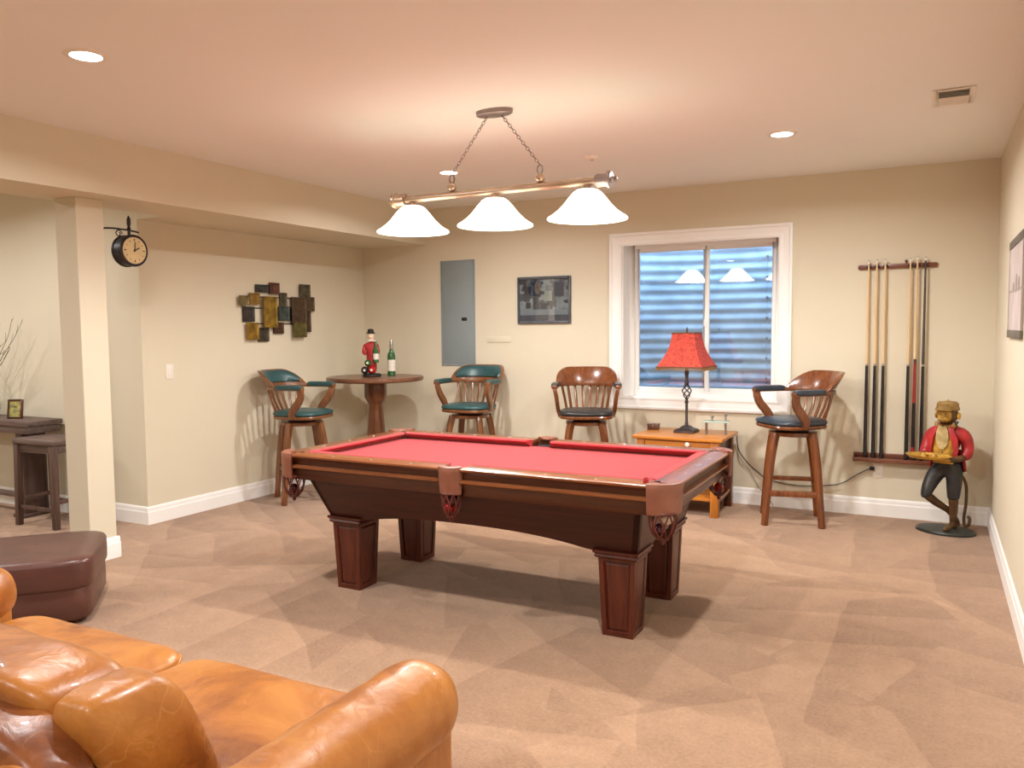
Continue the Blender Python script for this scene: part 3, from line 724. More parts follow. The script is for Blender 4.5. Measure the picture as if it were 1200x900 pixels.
bt = thing('wine_bottle', 'green wine bottle with white label standing on the pub table', 'bottle', (p.x, p.y, 1.0505))
MB().lathe([(.030, .001), (.038, .004), (.0395, .02), (.0395, .185), (.036, .208), (.020, .240), (.0150, .26), (.0145, .30), (.0165, .302), (.0165, .315), (.001, .316)], n=24).build('glass', 'green_glass', bt)
MB().lathe([(.0400, .045), (.0400, .155)], n=24, caps=False).build('label_band', 'label_white', bt)
MB().lathe([(.0152, .258), (.0172, .300), (.0172, .330), (.012, .345), (.001, .347)], n=16).build('capsule', 'silver', bt)

# ================================================================== side table and what stands on it
SX0, SX1, SY0, SY1, SZ = -2.155, -1.425, 6.20, 6.78, .628
st = thing('side_table', 'honey oak end table with a drawer below the window', 'side table', ((SX0+SX1)/2, (SY0+SY1)/2, 0))
hx, hy = (SX1-SX0)/2, (SY1-SY0)/2
B(-hx, hx, -hy, hy, SZ-.030, SZ).build('table_top', 'oak', st, bev=.008, seg=3)
lx, ly = hx-.065, hy-.055
for sx in (-1, 1):
    for sy in (-1, 1):
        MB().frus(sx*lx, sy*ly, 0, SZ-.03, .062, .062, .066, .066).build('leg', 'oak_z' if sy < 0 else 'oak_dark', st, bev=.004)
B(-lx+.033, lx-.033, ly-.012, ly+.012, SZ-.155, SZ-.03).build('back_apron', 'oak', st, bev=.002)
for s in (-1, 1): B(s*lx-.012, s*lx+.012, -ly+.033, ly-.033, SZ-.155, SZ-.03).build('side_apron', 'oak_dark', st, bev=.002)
dr = B(-lx+.036, lx-.036, -ly-.028, -ly-.004, SZ-.150, SZ-.036).build('drawer', 'oak', st, bev=.004)
kz = .590; kx = hit(806, 518, 1, SY0+.02).x-(SX0+SX1)/2
m = MB().lathe([(.006, 0), (.007, .012), (.017, .018), (.019, .026), (.014, .034), (.001, .036)], n=18).xf(Matrix.Translation((kx, -ly-.028, SZ-.056)) @ Matrix.Rotation(PI/2, 4, 'X')); m.build('knob', 'white_glossy', dr, label='white ceramic knob')
B(-lx-.02, lx+.02, -ly-.02, ly+.02, .125, .147).build('shelf', 'oak', st, bev=.003)
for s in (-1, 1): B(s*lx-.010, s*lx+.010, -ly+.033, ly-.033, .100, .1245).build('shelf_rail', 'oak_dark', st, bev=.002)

# lamp
LPX, LPY = -1.795, 6.53
lp = thing('table_lamp', 'table lamp with mottled red square shade and bronze stem', 'lamp', (LPX, LPY, SZ), R(-4))
B(-.085, .085, -.085, .085, 0, .014).build('base', 'dark_metal', lp, bev=.004)
MB().rings([[(a*x, a*y, z) for x, y in ((-1, -1), (1, -1), (1, 1), (-1, 1))] for a, z in ((.078, .014), (.080, .022), (.062, .030), (.046, .036), (.030, .052), (.018, .058))]).build('base_step', 'dark_metal', lp, ang=20)
MB().lathe([(.016, .055), (.014, .075), (.011, .085), (.011, .24), (.016, .245), (.017, .255), (.012, .262), (.012, .285)], n=16).build('stem', 'dark_metal', lp)
for k in range(4):   # open twisted cage in the stem
    pts = [(.011+.0*z, 0, 0) for z in range(2)]
    pts = []
    for i in range(15):
        u = i/14; r = .010+.026*math.sin(PI*u); a = k*PI/2+u*PI*1.1
        pts.append((r*math.cos(a), r*math.sin(a), .283+.115*u))
    MB().tube(pts, .0052, 6).build('cage_bar', 'dark_metal', lp)
MB().lathe([(.010, .395), (.018, .402), (.018, .418), (.012, .43), (.014, .47), (.018, .49), (.018, .54)], n=16).build('socket', 'dark_metal', lp)
def sqr(a, z, th=0, curve=0):
    return [(x*(a-th), y*(a-th), z) for x, y in ((-1, -1), (1, -1), (1, 1), (-1, 1))]
sz0, sz1 = .545, .820
def shade_a(u): return .192-.098*u-.022*math.sin(PI*u)
rr = [sqr(shade_a(i/8), sz0+(sz1-sz0)*i/8) for i in range(9)]+[sqr(shade_a(i/8), sz0+(sz1-sz0)*i/8, .004) for i in reversed(range(9))]
MB().rings(rr, closed=True).build('lamp_shade', 'lamp_shade', lp, ang=20)
for z, a in ((sz0, .194), (sz1, .096)):
    MB().rings([sqr(a+d, z+q) for d, q in ((0, -.006), (.002, 0), (0, .006), (-.006, .006), (-.006, -.006))], closed=True).build('shade_trim', plain('brown_braid', '#7a4a2e', '#5c3422', .7, scale=90), lp, smooth=False)
fr = MB()
for k in range(4):
    for i in range(26):
        u = -1+2*(i+.5)/26; d = .193; x, y = ((u*d, -d), (d, u*d), (u*d, d), (-d, u*d))[k]
        fr.frus(x, y, sz0-.026, sz0-.004, .004, .004, .008, .008)
o = fr.build('fringe', plain('tan_fringe', '#b08a5c', '#8a643c', .8), lp); o['kind'] = 'stuff'
MB().tube([(.0, .0, .54), (.045, 0, .60), (.055, 0, .70), (.0, 0, .825), (-.055, 0, .70), (-.045, 0, .60), (0, 0, .54)], .0022, 5).build('harp', 'brass', lp)
MB().tube([(-.094, 0, .818), (.094, 0, .818)], .002, 5).build('shade_spider', 'brass', lp)
MB().lathe([(.006, .822), (.010, .828), (.006, .838), (.011, .846), (.004, .868), (.001, .870)], n=12).build('finial', 'dark_metal', lp)
# small dark box
p = hit(766, 503, 2, SZ)
bx_ = thing('trinket_box', 'small dark wooden box on the end table beside the lamp', 'box', (p.x, min(p.y, 6.70), SZ), .12)
B(-.048, .048, -.034, .034, 0, .036).build('body', 'oak_dark', bx_, bev=.003); B(-.052, .052, -.038, .038, .036, .050).build('lid', 'oak_dark', bx_, bev=.004)
B(-.006, .006, -.041, -.037, .028, .042).build('clasp', 'brass', bx_)
# small glass stand
p = hit(845, 505, 2, SZ); gx, gy = p.x-.01, min(p.y, 6.55)
gx, gy = -1.545, 6.50
gs = thing('glass_stand', 'small pale green glass-topped stand with silver legs on the end table', 'ornament', (gx, gy, SZ), .15)
for sx in (-1, 1):
    for sy in (-1, 1):
        MB().lathe([(.010, 0), (.010, .004), (.0065, .008), (.0065, .092), (.009, .097)], (sx*.075, sy*.045, 0), 10).build('leg', 'silver', gs)
B(-.105, .105, -.065, .065, .097, .107).build('glass_top', plain('pale_green_glass', '#b9cfc0', '#aac2b4', .1), gs, bev=.003)
for x, y, h in ((-.03, .01, .04), (.075, .01, .06)):
    MB().lathe([(.016, .107), (.017, .110), (.006, .115), (.006, .107+h*.6), (.014, .107+h*.7), (.014, .107+h), (.010, .107+h)], (x, y, 0), 14).build('candle_cup', 'silver', gs)
# lamp cord along the wall to the outlet
oq = hit(1029, 551, 1, YB)
ol = thing('wall_outlet', 'white wall outlet below the cue rack', 'outlet', (oq.x, YB, oq.z))
B(-.036, .036, -.006, 0, -.058, .058).build('cover_plate', 'white_plastic', ol, bev=.002)
for z in (-.026, .022):
    r_ = B(-.017, .017, -.008, -.004, z-.014, z+.014).build('receptacle', 'white_plastic', ol, bev=.002)
    for x in (-.006, .006): B(x-.001, x+.001, -.0085, -.0075, z-.004, z+.006).build('slot', 'black', r_, smooth=False)
pg = hit(1019, 549, 1, YB-.03)
def wallpt(px, py, off=.03): q = hit(px, py, 1, YB-off); return q
cd = thing('power_cord', 'dark lamp cord hanging along the wall to the outlet', 'cord', (0, 0, 0))
ctrl = [Vector((-1.44, 6.80, .585)), wallpt(866, 528), wallpt(877, 543), wallpt(888, 553), wallpt(901, 562), wallpt(935, 569), wallpt(968, 569), wallpt(987, 566), wallpt(1003, 557), wallpt(1017, 550), Vector((pg.x+.02, YB-.02, pg.z))]
def smooth_path(c, k=5):
    out = []
    for i in range(len(c)-1):
        p0, p1, p2, p3 = c[max(i-1, 0)], c[i], c[i+1], c[min(i+2, len(c)-1)]
        for j in range(k):
            t = j/k; out.append(.5*((2*p1)+(-p0+p2)*t+(2*p0-5*p1+4*p2-p3)*t*t+(-p0+3*p1-3*p2+p3)*t**3))
    return out+[c[-1]]
MB().tube(smooth_path(ctrl), .0045, 6).build('cable', 'cord', cd)
B(pg.x, pg.x+.034, YB-.036, YB-.008, pg.z-.014, pg.z+.014).build('plug', 'black', cd, bev=.004)
c2 = thing('thin_cord', 'thin grey cord drooping down the wall behind the end table', 'cord', (0, 0, 0))
MB().tube(smooth_path([Vector((-1.44, 6.83, .50)), wallpt(866, 540, .014), wallpt(876, 549, .014), wallpt(884, 561, .014), wallpt(890, 572, .014), wallpt(897, 579, .022), Vector((-1.14, YB-.03, .006))]), .003, 6).build('cable', plain('grey_cord', '#8a8378', None, .5), c2)

# ================================================================== back wall fixtures
def wall_rect(x0, y0, x1, y1):
    a, b = hit(x0, y0, 1, YB), hit(x1, y1, 1, YB); return a, b
ep = thing('electrical_panel', 'tall blue-grey metal electrical panel door on the wall', 'electrical panel', (-4.20, YB, 1.655))
ring(-.197, .197, -.522, .522, .018, -.010, 0).build('frame', 'gray_panel', ep, bev=.002)
d_ = B(-.180, .180, -.012, 0, -.505, .505).build('door', 'gray_panel', ep, bev=.003)
lq = hit(545, 374, 1, YB)
B(lq.x+4.20-.030, lq.x+4.20+.030, -.017, -.011, lq.z-1.655-.016, lq.z-1.655+.016).build('latch', 'metal_black', d_, bev=.003)
B(lq.x+4.20-.006, lq.x+4.20+.022, -.020, -.016, lq.z-1.655-.006, lq.z-1.655+.006).build('latch_tab', 'dark_metal', d_, bev=.002)
for z in (-.35, .35): MB().tube([(-.185, -.012, z-.03), (-.185, -.012, z+.03)], .005, 8).build('hinge', 'gray_panel', d_)
vp = hit(585, 398, 1, YB)
bp = B(-.13, .13, -.006, 0, -.028, .028).build('blank_plate', 'wall', None, bev=.002); bp.location = (vp.x, YB, vp.z); tag(bp, 'flat cream blank plate low beside the electrical panel', 'wall plate')
# framed black and white photograph
fp = thing('framed_photograph', 'small framed black and white photograph beside the window', 'picture', (-3.25, YB, 1.763))
ring(-.275, .275, -.218, .218, .022, -.024, 0).build('frame', plain('pewter_frame', '#5b6068', '#474c54', .4), fp, bev=.003)
def photo_mat(name, seed, dark, light):
    m, nt, b = nmat(name); v = coords(nt, (1, 1, 1)); lo_ = N(nt, 'ShaderNodeMapping'); lo_.inputs['Location'].default_value = (seed, seed*1.7, seed); nt.links.new(v, lo_.inputs[0])
    vo = N(nt, 'ShaderNodeTexVoronoi', Scale=17.0, distance='CHEBYCHEV'); nt.links.new(lo_.outputs[0], vo.inputs['Vector'])
    no = N(nt, 'ShaderNodeTexNoise', Scale=9.0, Detail=6.0, Roughness=.7); nt.links.new(lo_.outputs[0], no.inputs['Vector'])
    sp = N(nt, 'ShaderNodeSeparateColor'); nt.links.new(vo.outputs['Color'], sp.inputs[0])
    mu = N(nt, 'ShaderNodeMath', operation='MULTIPLY_ADD'); mu.inputs[1].default_value = .45; nt.links.new(sp.outputs[0], mu.inputs[0])
    m2 = N(nt, 'ShaderNodeMath', operation='MULTIPLY'); m2.inputs[1].default_value = .6; nt.links.new(no.outputs[0], m2.inputs[0]); nt.links.new(m2.outputs[0], mu.inputs[2])
    nt.links.new(ramp(nt, mu.outputs[0], [(.32, lin(dark)), (.52, lin('#838c96')), (.75, lin(light))]), b.inputs['Base Color']); b.inputs['Roughness'].default_value = .4; return m
B(-.256, .256, -.008, -.002, -.090, .199).build('photo_upper', photo_mat('crowd_photo', 3.0, '#3a4352', '#c3c8ca'), fp, smooth=False)
B(-.256, .256, -.008, -.002, -.140, -.090).build('photo_table', plain('pale_band', '#aab3bb', '#9aa4ad', .4, scale=14), fp, smooth=False)
B(-.256, .256, -.008, -.002, -.199, -.140).build('photo_lower', plain('dark_band', '#3f4b60', '#56627a', .4, scale=24), fp, smooth=False)
for x0, x1, z0, z1, c in ((.095, .205, .03, .165, '#566076'), (.005, .085, -.01, .085, '#c9cfc2'), (-.115, -.055, -.085, .17, '#4d5765'), (-.22, -.175, .09, .14, '#3e4650'), (-.19, -.14, -.075, -.02, '#394049'), (-.03, .03, -.085, -.03, '#48536a'), (.06, .09, -.085, -.02, '#465065')):
    B(x0, x1, -.0088, -.008, z0, z1).build('photo_figure', plain('photo_tone', c, None, .4, scale=30), fp, smooth=False)
B(-.256, .256, -.011, -.0095, -.199, .199).build('glazing', 'pane', fp, smooth=False)

# ================================================================== cue rack and cues
ra = thing('cue_rack', 'wall-mounted wooden cue rack with a top bar and bottom shelf', 'cue rack', (-.257, YB, 0))
MB().rings([[(x*s_, y, z) for x, z in ((-.275, 1.938), (-.265, 1.932), (.265, 1.932), (.275, 1.938), (.275, 1.962), (.265, 1.968), (-.265, 1.968), (-.275, 1.962))] for s_, y in ((1, 0), (1, -.018))]).build('top_bar', 'rack_wood', ra, bev=.002)
B(-.280, .285, -.085, 0, .436, .466).build('bottom_shelf', 'rack_wood', ra, bev=.004)
B(-.280, .285, -.012, 0, .466, .500).build('shelf_back', 'rack_wood', ra, bev=.003)
tops = [1018.5, 1027.5, 1037, 1067.5, 1074.5, 1084]; bots = [1013, 1023, 1033, 1061, 1070, 1079.5]
kinds = ['black', 'black', 'black', 'black', 'red', 'gray']
clip = None
for i, (a, b, kd) in enumerate(zip(tops, bots, kinds)):
    pt_, pb2 = hit(a, 312, 1, YB-.042), hit(b, 534, 1, YB-.042)
    x = (pt_.x+pb2.x)/2; L = [1.535, 1.54, 1.54, 1.54, 1.55, 1.545][i]; zb = .466
    lab = {'black': 'pale maple pool cue with a plain black butt in the wall rack', 'red': 'maple pool cue with red and black butt in the wall rack', 'gray': 'all dark grey pool cue in the wall rack'}[kd]
    if kd == 'black': lab = ['maple cue with black butt, next to the bar stool end of the rack', 'maple cue with black butt in the middle of the trio in the rack', 'maple cue with black butt beside the empty stretch of the rack', 'maple cue with black butt right next to the red-butted cue'][i]
    c = thing('pool_cue', lab, 'pool cue', (x, YB-.042, zb), 0, 'pool cues in the wall rack')
    rad = lambda u: .0145*(1-u)+.0065*u
    def seg(z0, z1, nm, mt): return MB().lathe([(rad(z0/L), z0), (rad(z1/L), z1)], n=14).build(nm, mt, c)
    if kd == 'black':
        seg(.02, .72, 'butt', 'cue_black'); seg(.72, .735, 'joint', 'silver'); seg(.735, L-.03, 'shaft', 'cue_shaft')
    elif kd == 'red':
        seg(.02, .10, 'butt_end', 'cue_red'); seg(.10, .44, 'grip', 'cue_black'); seg(.44, .74, 'forearm', 'cue_red'); seg(.74, .775, 'joint', 'oak_dark'); seg(.775, L-.03, 'shaft', 'cue_shaft')
    else:
        seg(.02, .72, 'butt', 'cue_black'); seg(.72, .735, 'joint', 'silver'); seg(.735, L-.03, 'shaft', 'cue_gray')
    MB().lathe([(.011, 0), (.0148, .004), (.0148, .02)], n=14).build('bumper', 'black', c)
    MB().lathe([(.0068, L-.03), (.0066, L-.008)], n=12).build('ferrule', 'white_glossy', c)
    MB().lathe([(.0066, L-.008), (.0060, L-.003), (.001, L)], n=12).build('tip', 'gray_panel', c)
    for dx in (-1, 1):
        o = B(dx*.013-.004, dx*.013+.004, -.052, -.016, 1.943, 1.957).build('clip', 'metal_black', ra, bev=.002); o.location = (x+.257, 0, 0)
q = hit(1062, 308, 1, YB-.01)
MB().lathe([(.006, 0), (.006, .012), (.010, .016), (.010, .024), (.001, .028)], (q.x+.257, -.009, 1.968), 10).build('peg', 'rack_wood', ra)

# ================================================================== right wall picture
rp = thing('framed_print', 'pale framed print with a grey frame on the right wall', 'picture', (XR, 5.24, 1.70))
def ringx(y0, y1, z0, z1, w_, x0, x1):
    m = MB(); m.box(x0, x1, y0, y0+w_, z0, z1).box(x0, x1, y1-w_, y1, z0, z1).box(x0, x1, y0+w_, y1-w_, z0, z0+w_).box(x0, x1, y0+w_, y1-w_, z1-w_, z1); return m
B(-.016, 0, -.41, .41, -.28, -.235).build('frame_bottom', plain('grey_frame', '#6f6a60', '#5d584f', .5), rp, bev=.003)
B(-.016, 0, -.41, .41, .235, .28).build('frame_top', plain('grey_frame_top', '#6f6a60', '#5d584f', .5), rp, bev=.003)
for s in (-1, 1): B(-.014, 0, s*.40-.010, s*.40+.010, -.235, .235).build('frame_side', plain('grey_frame_side', '#b0a7a0', '#a39a94', .5), rp, bev=.002)
B(-.010, -.002, -.39, .39, -.235, .235).build('print', plain('pale_print', '#cfc4c0', '#bdb1ae', .6, scale=4), rp, smooth=False)
B(-.0112, -.010, -.39, .39, -.02, -.008).build('print_horizon', plain('print_line', '#a59a95', None, .6), rp, smooth=False)
for y, hgt in ((.12, .05), (-.05, .09), (-.2, .07)):
    MB().sphere((-.0102, y, -.014+hgt*.4), (.0015, .06, hgt*.6), 14, 8).build('print_shape', plain('print_tree', '#9b8f8b', None, .6), rp)

# ================================================================== metal wall art on the left wall
wa = thing('wall_art', 'wall sculpture of overlapping metal squares in gold, bronze and grey', 'wall art', (XL, 5.6, 1.68))
tiles = [(281, 346, 293, 358, '#9a8a5c', 3), (293, 343, 305, 357, '#a8823e', 2), (300, 333, 315, 343, '#4d4f4c', 1), (316, 331, 328, 345, '#7a5446', 2), (285, 359, 299, 377, '#544c48', 1),
         (290, 378, 304, 398, '#a9822f', 3), (303, 384, 316, 400, '#5d5448', 1), (309, 347, 326, 384, '#a88634', 4), (321, 378, 333, 391, '#6f4c3a', 1), (327, 359, 340, 376, '#56635f', 2),
         (328, 343, 337, 360, '#6d6450', 1), (342, 348, 360, 379, '#6d5640', 3), (352, 333, 364, 348, '#6a6250', 2), (359, 348, 369, 365, '#6e5a44', 2), (345, 378, 360, 395, '#7d7340', 4), (357, 364, 365, 389, '#5c4a3a', 1), (335, 360, 345, 376, '#3f4640', 1)]
for x0, y0, x1, y1, c, lev in tiles:
    off = .012+.011*lev; xx = XL+off; a, b = hit(x0, y0, 0, xx), hit(x1, y1, 0, xx); ym, zm = (a.y+b.y)/2-5.6, (a.z+b.z)/2-1.68; wy, wz = abs(b.y-a.y)/2, abs(a.z-b.z)/2
    m = MB(); fx = off
    m.rings([[(x_, ym+sy*(wy-d), zm+sz*(wz-d)) for sy, sz in ((-1, -1), (1, -1), (1, 1), (-1, 1))] for x_, d in ((fx-.012, 0), (fx, 0), (fx, .010), (fx-.004, .016), (fx-.004, .03))])
    c2_ = '#%02x%02x%02x' % tuple(int(int(c[i:i+2], 16)*.62) for i in (1, 3, 5))
    m.build('metal_square', plain('aged_metal_'+c[1:], c, c2_, .42, .55, scale=16, bmp=.2), wa, smooth=False)
for y0, y1, z in ((5.18, 6.03, 1.70), (5.30, 5.95, 1.80), (5.25, 6.0, 1.56)):
    MB().tube([(.006, y0-5.6, z-1.68), (.006, y1-5.6, z-1.68)], .005, 6).build('mounting_rod', 'metal_black', wa)

# light switch
q = hit(198.5, 435.5, 0, XL)
sw = thing('light_switch', 'white rocker light switch on the left wall', 'light switch', (XL, q.y, q.z))
B(0, .006, -.036, .036, -.058, .058).build('cover_plate', 'white_plastic', sw, bev=.002); B(.006, .010, -.017, .017, -.033, .033).build('rocker', 'white_plastic', sw, bev=.002)

# ================================================================== ceiling vent and smoke detector
cv = thing('ceiling_vent', 'white louvred air vent in the ceiling', 'air vent', (.055, 4.90, HC))
ring2 = MB()
for x0, x1, y0, y1 in ((-.10, -.07, -.17, .17), (.07, .10, -.17, .17), (-.07, .07, -.17, -.14), (-.07, .07, .14, .17)): ring2.box(x0, x1, y0, y1, -.008, 0)
cv.location = (.065, 4.915, HC)
ring2.build('vent_frame', 'white_plastic', cv, bev=.003)
B(-.07, .07, -.14, .14, -.0015, -.0005).build('duct_shade_sheet', plain('duct_shade_grey', '#8d867a', None, .7), cv, smooth=False)  # grey sheet below the ceiling, coloured for the shade inside the duct
for k in range(12):
    y = -.128+.0232*k; tl = .006 if k < 6 else -.006
    MB().hexa([(-.07, y-.007-tl, -.010), (.07, y-.007-tl, -.010), (.07, y-.005-tl, -.010), (-.07, y-.005-tl, -.010)], [(-.07, y-.001+tl, -.002), (.07, y-.001+tl, -.002), (.07, y+.001+tl, -.002), (-.07, y+.001+tl, -.002)]).build('louvre', 'white_plastic', cv, smooth=False)
sd = thing('smoke_detector', 'small flat round smoke detector on the ceiling', 'smoke detector', (-2.16, 5.355, HC))
MB().lathe([(.030, -.022), (.044, -.018), (.050, -.006), (.050, 0)], n=28).build('cover', 'white_plastic', sd)
MB().lathe([(.012, -.0225), (.014, -.024), (.001, -.0245)], n=16).build('test_button', 'pewter', sd)

# ================================================================== clock on the pillar
CKX, CKY, CKZ = -4.89, 3.70, 2.050
ck = thing('bracket_clock', 'round black two-sided station clock on an iron wall bracket', 'clock', (CKX, CKY, CKZ))
def xlathe(prof, n=36): return MB().lathe(prof, n=n).xf(Matrix.Rotation(PI/2, 4, 'Y'))
xlathe([(.086, -.046), (.100, -.050), (.108, -.046), (.109, -.036), (.103, -.030), (.103, .030), (.109, .036), (.108, .046), (.100, .050), (.086, .046)]).build('case', 'metal_black', ck)
for s in (-1, 1):
    dl = xlathe([(.090, s*.044), (.090, s*.0508), (.001, s*.0510)]).build('dial', plain('aged_dial', '#dcc592', '#cdb27c', .5, scale=10), ck)
    for h in range(12):
        a = h*PI/6; big = h % 3 == 0; r0, r1 = .064, .080 if big else .074
        m = MB().box(s*.0510, s*.0516, -.0022 if not big else -.0034, .0022 if not big else .0034, r0, r1); m.xf(Matrix.Rotation(a, 4, 'X')); m.build('hour_mark', 'black', dl, smooth=False)
    for a, l, wd in ((-s*R(62), .042, .004), (s*R(-5), .058, .003)):
        m = MB().box(s*.0520, s*.0530, -wd, wd, -.01, l); m.xf(Matrix.Rotation(a, 4, 'X')); m.build('hand', 'black', dl, smooth=False)
zb = 2.178-CKZ
B(-.018, .018, PY1-CKY, PY1-CKY+.010, zb-.055, zb+.02).build('wall_plate', 'metal_black', ck, bev=.003)
MB().tube([(0, PY1-CKY+.008, zb-.03), (0, PY1-CKY+.04, zb-.025), (0, PY1-CKY+.075, zb+.008), (0, PY1-CKY+.14, zb+.014), (0, 0, zb+.012), (0, .075, zb+.004)], .006, 8).build('bracket_arm', 'metal_black', ck)
MB().tube([(0, PY1-CKY+.18+.026*math.cos(t)*(1-t/12), zb-.018+.026*math.sin(t)*(1-t/12)) for t in [i*.35 for i in range(22)]], .004, 6).build('scroll', 'metal_black', ck)
MB().tube([(0, .0, .10), (0, .0, zb+.012)], .010, 10).build('hanger', 'metal_black', ck)
MB().lathe([(.006, zb+.012), (.014, zb+.022), (.008, zb+.034), (.013, zb+.055), (.013, zb+.085), (.007, zb+.100), (.001, zb+.112)], n=14).build('finial', 'metal_black', ck)

# ================================================================== monkey butler statue
MS = thing('statue', 'painted monkey butler statue in red jacket holding a gold tray', 'statue', (.112, 6.545, 0), R(-22))
def ell(c, a, b, z0, z1): return MB().rings([[(c[0]+a*s_*math.cos(2*PI*j/32), c[1]+b*s_*math.sin(2*PI*j/32), z) for j in range(32)] for s_, z in ((1, z0), (1.0, z0+(z1-z0)*.6), (.95, z1), (.3, z1+.003))])
ell((0, 0), .20, .155, 0, .022).build('base', 'statue_base', MS)
hipz = .50
L1 = [((.0, .0, hipz), (.075, .06)), ((.055, -.005, .45), .058), ((.060, -.025, .36), .050), ((.060, -.03, .265), .036), ((.055, -.005, .16), .030), ((.045, .005, .06), .020), ((.035, -.05, .038), .020), ((.030, -.105, .034), .014)]
L2 = [((.0, .0, hipz), (.075, .06)), ((-.055, -.005, .45), .058), ((-.085, -.07, .36), .050), ((-.100, -.105, .275), .038), ((-.055, -.045, .215), .030), ((.0, .025, .16), .024), ((.045, .075, .085), .018), ((.055, .085, .045), .018), ((.035, .045, .032), .013)]
SP = [((.0, .0, hipz), (.075, .06)), ((0, .005, .58), (.082, .066)), ((0, .0, .68), (.092, .07)), ((0, .0, .745), (.07, .055)), ((0, -.01, .785), .040), ((0, -.02, .835), (.062, .062)), ((0, -.018, .885), (.060, .064)), ((0, -.012, .915), .042)]
A1 = [((0, .0, .745), (.07, .055)), ((.100, .005, .735), .044), ((.128, .02, .65), .036), ((.135, .0, .575), .031), ((.110, -.085, .552), .024), ((.075, -.135, .548), .020), ((.05, -.150, .548), .014)]
A2 = [((0, .0, .745), (.07, .055)), ((-.100, .005, .735), .044), ((-.128, -.01, .65), .036), ((-.132, -.05, .58), .031), ((-.118, -.13, .560), .024), ((-.105, -.175, .556), .020), ((-.08, -.19, .556), .014)]
def slim(ch, k): return [(p, (tuple(x*k for x in r) if isinstance(r, tuple) else r*k) if p[2] > .57 and p[2] < .76 else r) for p, r in ch]
skin('body', [slim(SP, .72), L1, L2, slim(A1, .6), slim(A2, .6)], 'statue_brown', MS, sub=2)
def fat(ch, k, add): return [(p, tuple(x*k+add for x in r) if isinstance(r, tuple) else r*k+add) for p, r in ch]
skin('trousers', [fat(L1[:4], 1.0, .007)+[((.060, -.030, .248), .044)], fat(L2[:4], 1.0, .007)+[((-.090, -.095, .258), .045)], [L1[0], ((0, .003, .55), (.085, .068))]], 'statue_dark', MS, sub=2)
skin('jacket', [fat(SP[1:3], 1.0, .016)+[(SP[3][0], (.098, .085))], [(SP[3][0], (.098, .085)), (A1[1][0], .060), (A1[2][0], .048), (A1[3][0], .043), ((.122, -.055, .556), .036)], [(SP[3][0], (.098, .085)), (A2[1][0], .060), (A2[2][0], .048), (A2[3][0], .043), ((-.124, -.10, .566), .036)]], 'statue_red', MS, sub=2)
# jacket tails
for s in (-1, 1):
    m = MB(); rings = []
    for i in range(9):
        a = PI/2-s*(.15+1.45*i/8); z0, z1 = .60, .415+.05*(i/8)
        rings.append([(math.cos(a)*.088, math.sin(a)*.075, z0), (math.cos(a)*.104, math.sin(a)*.088, z0), (math.cos(a)*.128, math.sin(a)*.118, z1), (math.cos(a)*.116, math.sin(a)*.105, z1)])
    m.rings(rings).build('jacket_tail', 'statue_red', MS, ang=60)
# waistcoat and jabot: shells over the chest
def chest(a0, a1, zs_, off, name, mat):
    rings = []
    for z, hw in zs_:
        row = []; rx, ry = .115+off, .094+off
        for k in range(9):
            a = -PI/2+hw*(-1+2*k/8); row.append((rx*math.cos(a), ry*math.sin(a), z))
        row += [(x*.86, y*.86, z) for x, y, z in reversed(row)]
        rings.append(row)
    MB().rings(rings).build(name, mat, MS, ang=60)
chest(0, 0, [(.51, .62), (.56, .66), (.62, .60), (.68, .52), (.73, .40), (.755, .3)], .004, 'waistcoat', 'statue_gold')
chest(0, 0, [(.615, .10), (.65, .28), (.70, .34), (.745, .30), (.775, .2)], .016, 'jabot', 'statue_cream')
for s in (-1, 1):
    MB().sweep([(s*.075, -.088, .53), (s*.088, -.083, .61), (s*.078, -.092, .69), (s*.050, -.088, .76), (s*.035, -.05, .785)], Vector((1, .3*s, 0)), [(.02, .02), (.034, .022), (.042, .022), (.036, .022), (.02, .02)]).build('lapel', 'statue_red', MS, bev=.004)
MB().tube([(-.035, -.112, .585), (-.01, -.118, .565), (.03, -.115, .575), (.06, -.104, .62)], .004, 6).build('watch_chain', 'statue_gold', MS)
for z in (.535, .565, .595): MB().sphere((0, -.100, z), .007, 8, 6).build('button', 'brass', MS)
# head
MB().sphere((0, -.020, .858), (.070, .072, .074), 24, 14).build('head', 'statue_brown', MS)
fc = MB().puff((0, -.062, .852), (.050, .032, .050), .85, 10).build('face', 'statue_gold', MS)
MB().puff((0, -.094, .830), (.036, .030, .024), .85, 10).build('muzzle', 'statue_gold', MS)
MB().tube([(-.030, -.108, .823), (-.015, -.121, .819), (0, -.125, .818), (.015, -.121, .819), (.030, -.108, .823)], .0035, 6).build('mouth', 'statue_brown', MS)
MB().tube([(-.046, -.080, .872), (-.022, -.098, .881), (0, -.096, .876), (.022, -.098, .881), (.046, -.080, .872)], .009, 8).build('brow', 'statue_gold', MS)
for s in (-1, 1):
    e_ = MB().sphere((s*.020, -.094, .864), .0085, 12, 8).build('eye', 'statue_cream', MS); MB().sphere((s*.019, -.1005, .864), .0042, 8, 6).build('pupil', 'black', e_)
    MB().sphere((s*.007, -.121, .842), .005, 8, 6).build('nostril', 'statue_brown', MS)
    er = MB().sphere((s*.076, -.015, .850), (.012, .022, .026), 14, 8).build('ear', 'statue_gold', MS)
    w_ = [(s*.062, -.045, .80), (s*.055, -.055, .775), (s*.03, -.075, .768), (0, -.082, .77)]
    MB().tube(w_, [.014, .018, .018, .016], 8).build('whisker', 'statue_tan', MS)
MB().rings([[(.074*s_*math.cos(2*PI*j/24), -.018+.078*s_*math.sin(2*PI*j/24), z) for j in range(24)] for s_, z in ((1.0, .888), (1.04, .892), (1.04, .906), (.97, .910), (.95, .935), (.80, .948), (.3, .953))]).build('cap', 'statue_tan', MS)
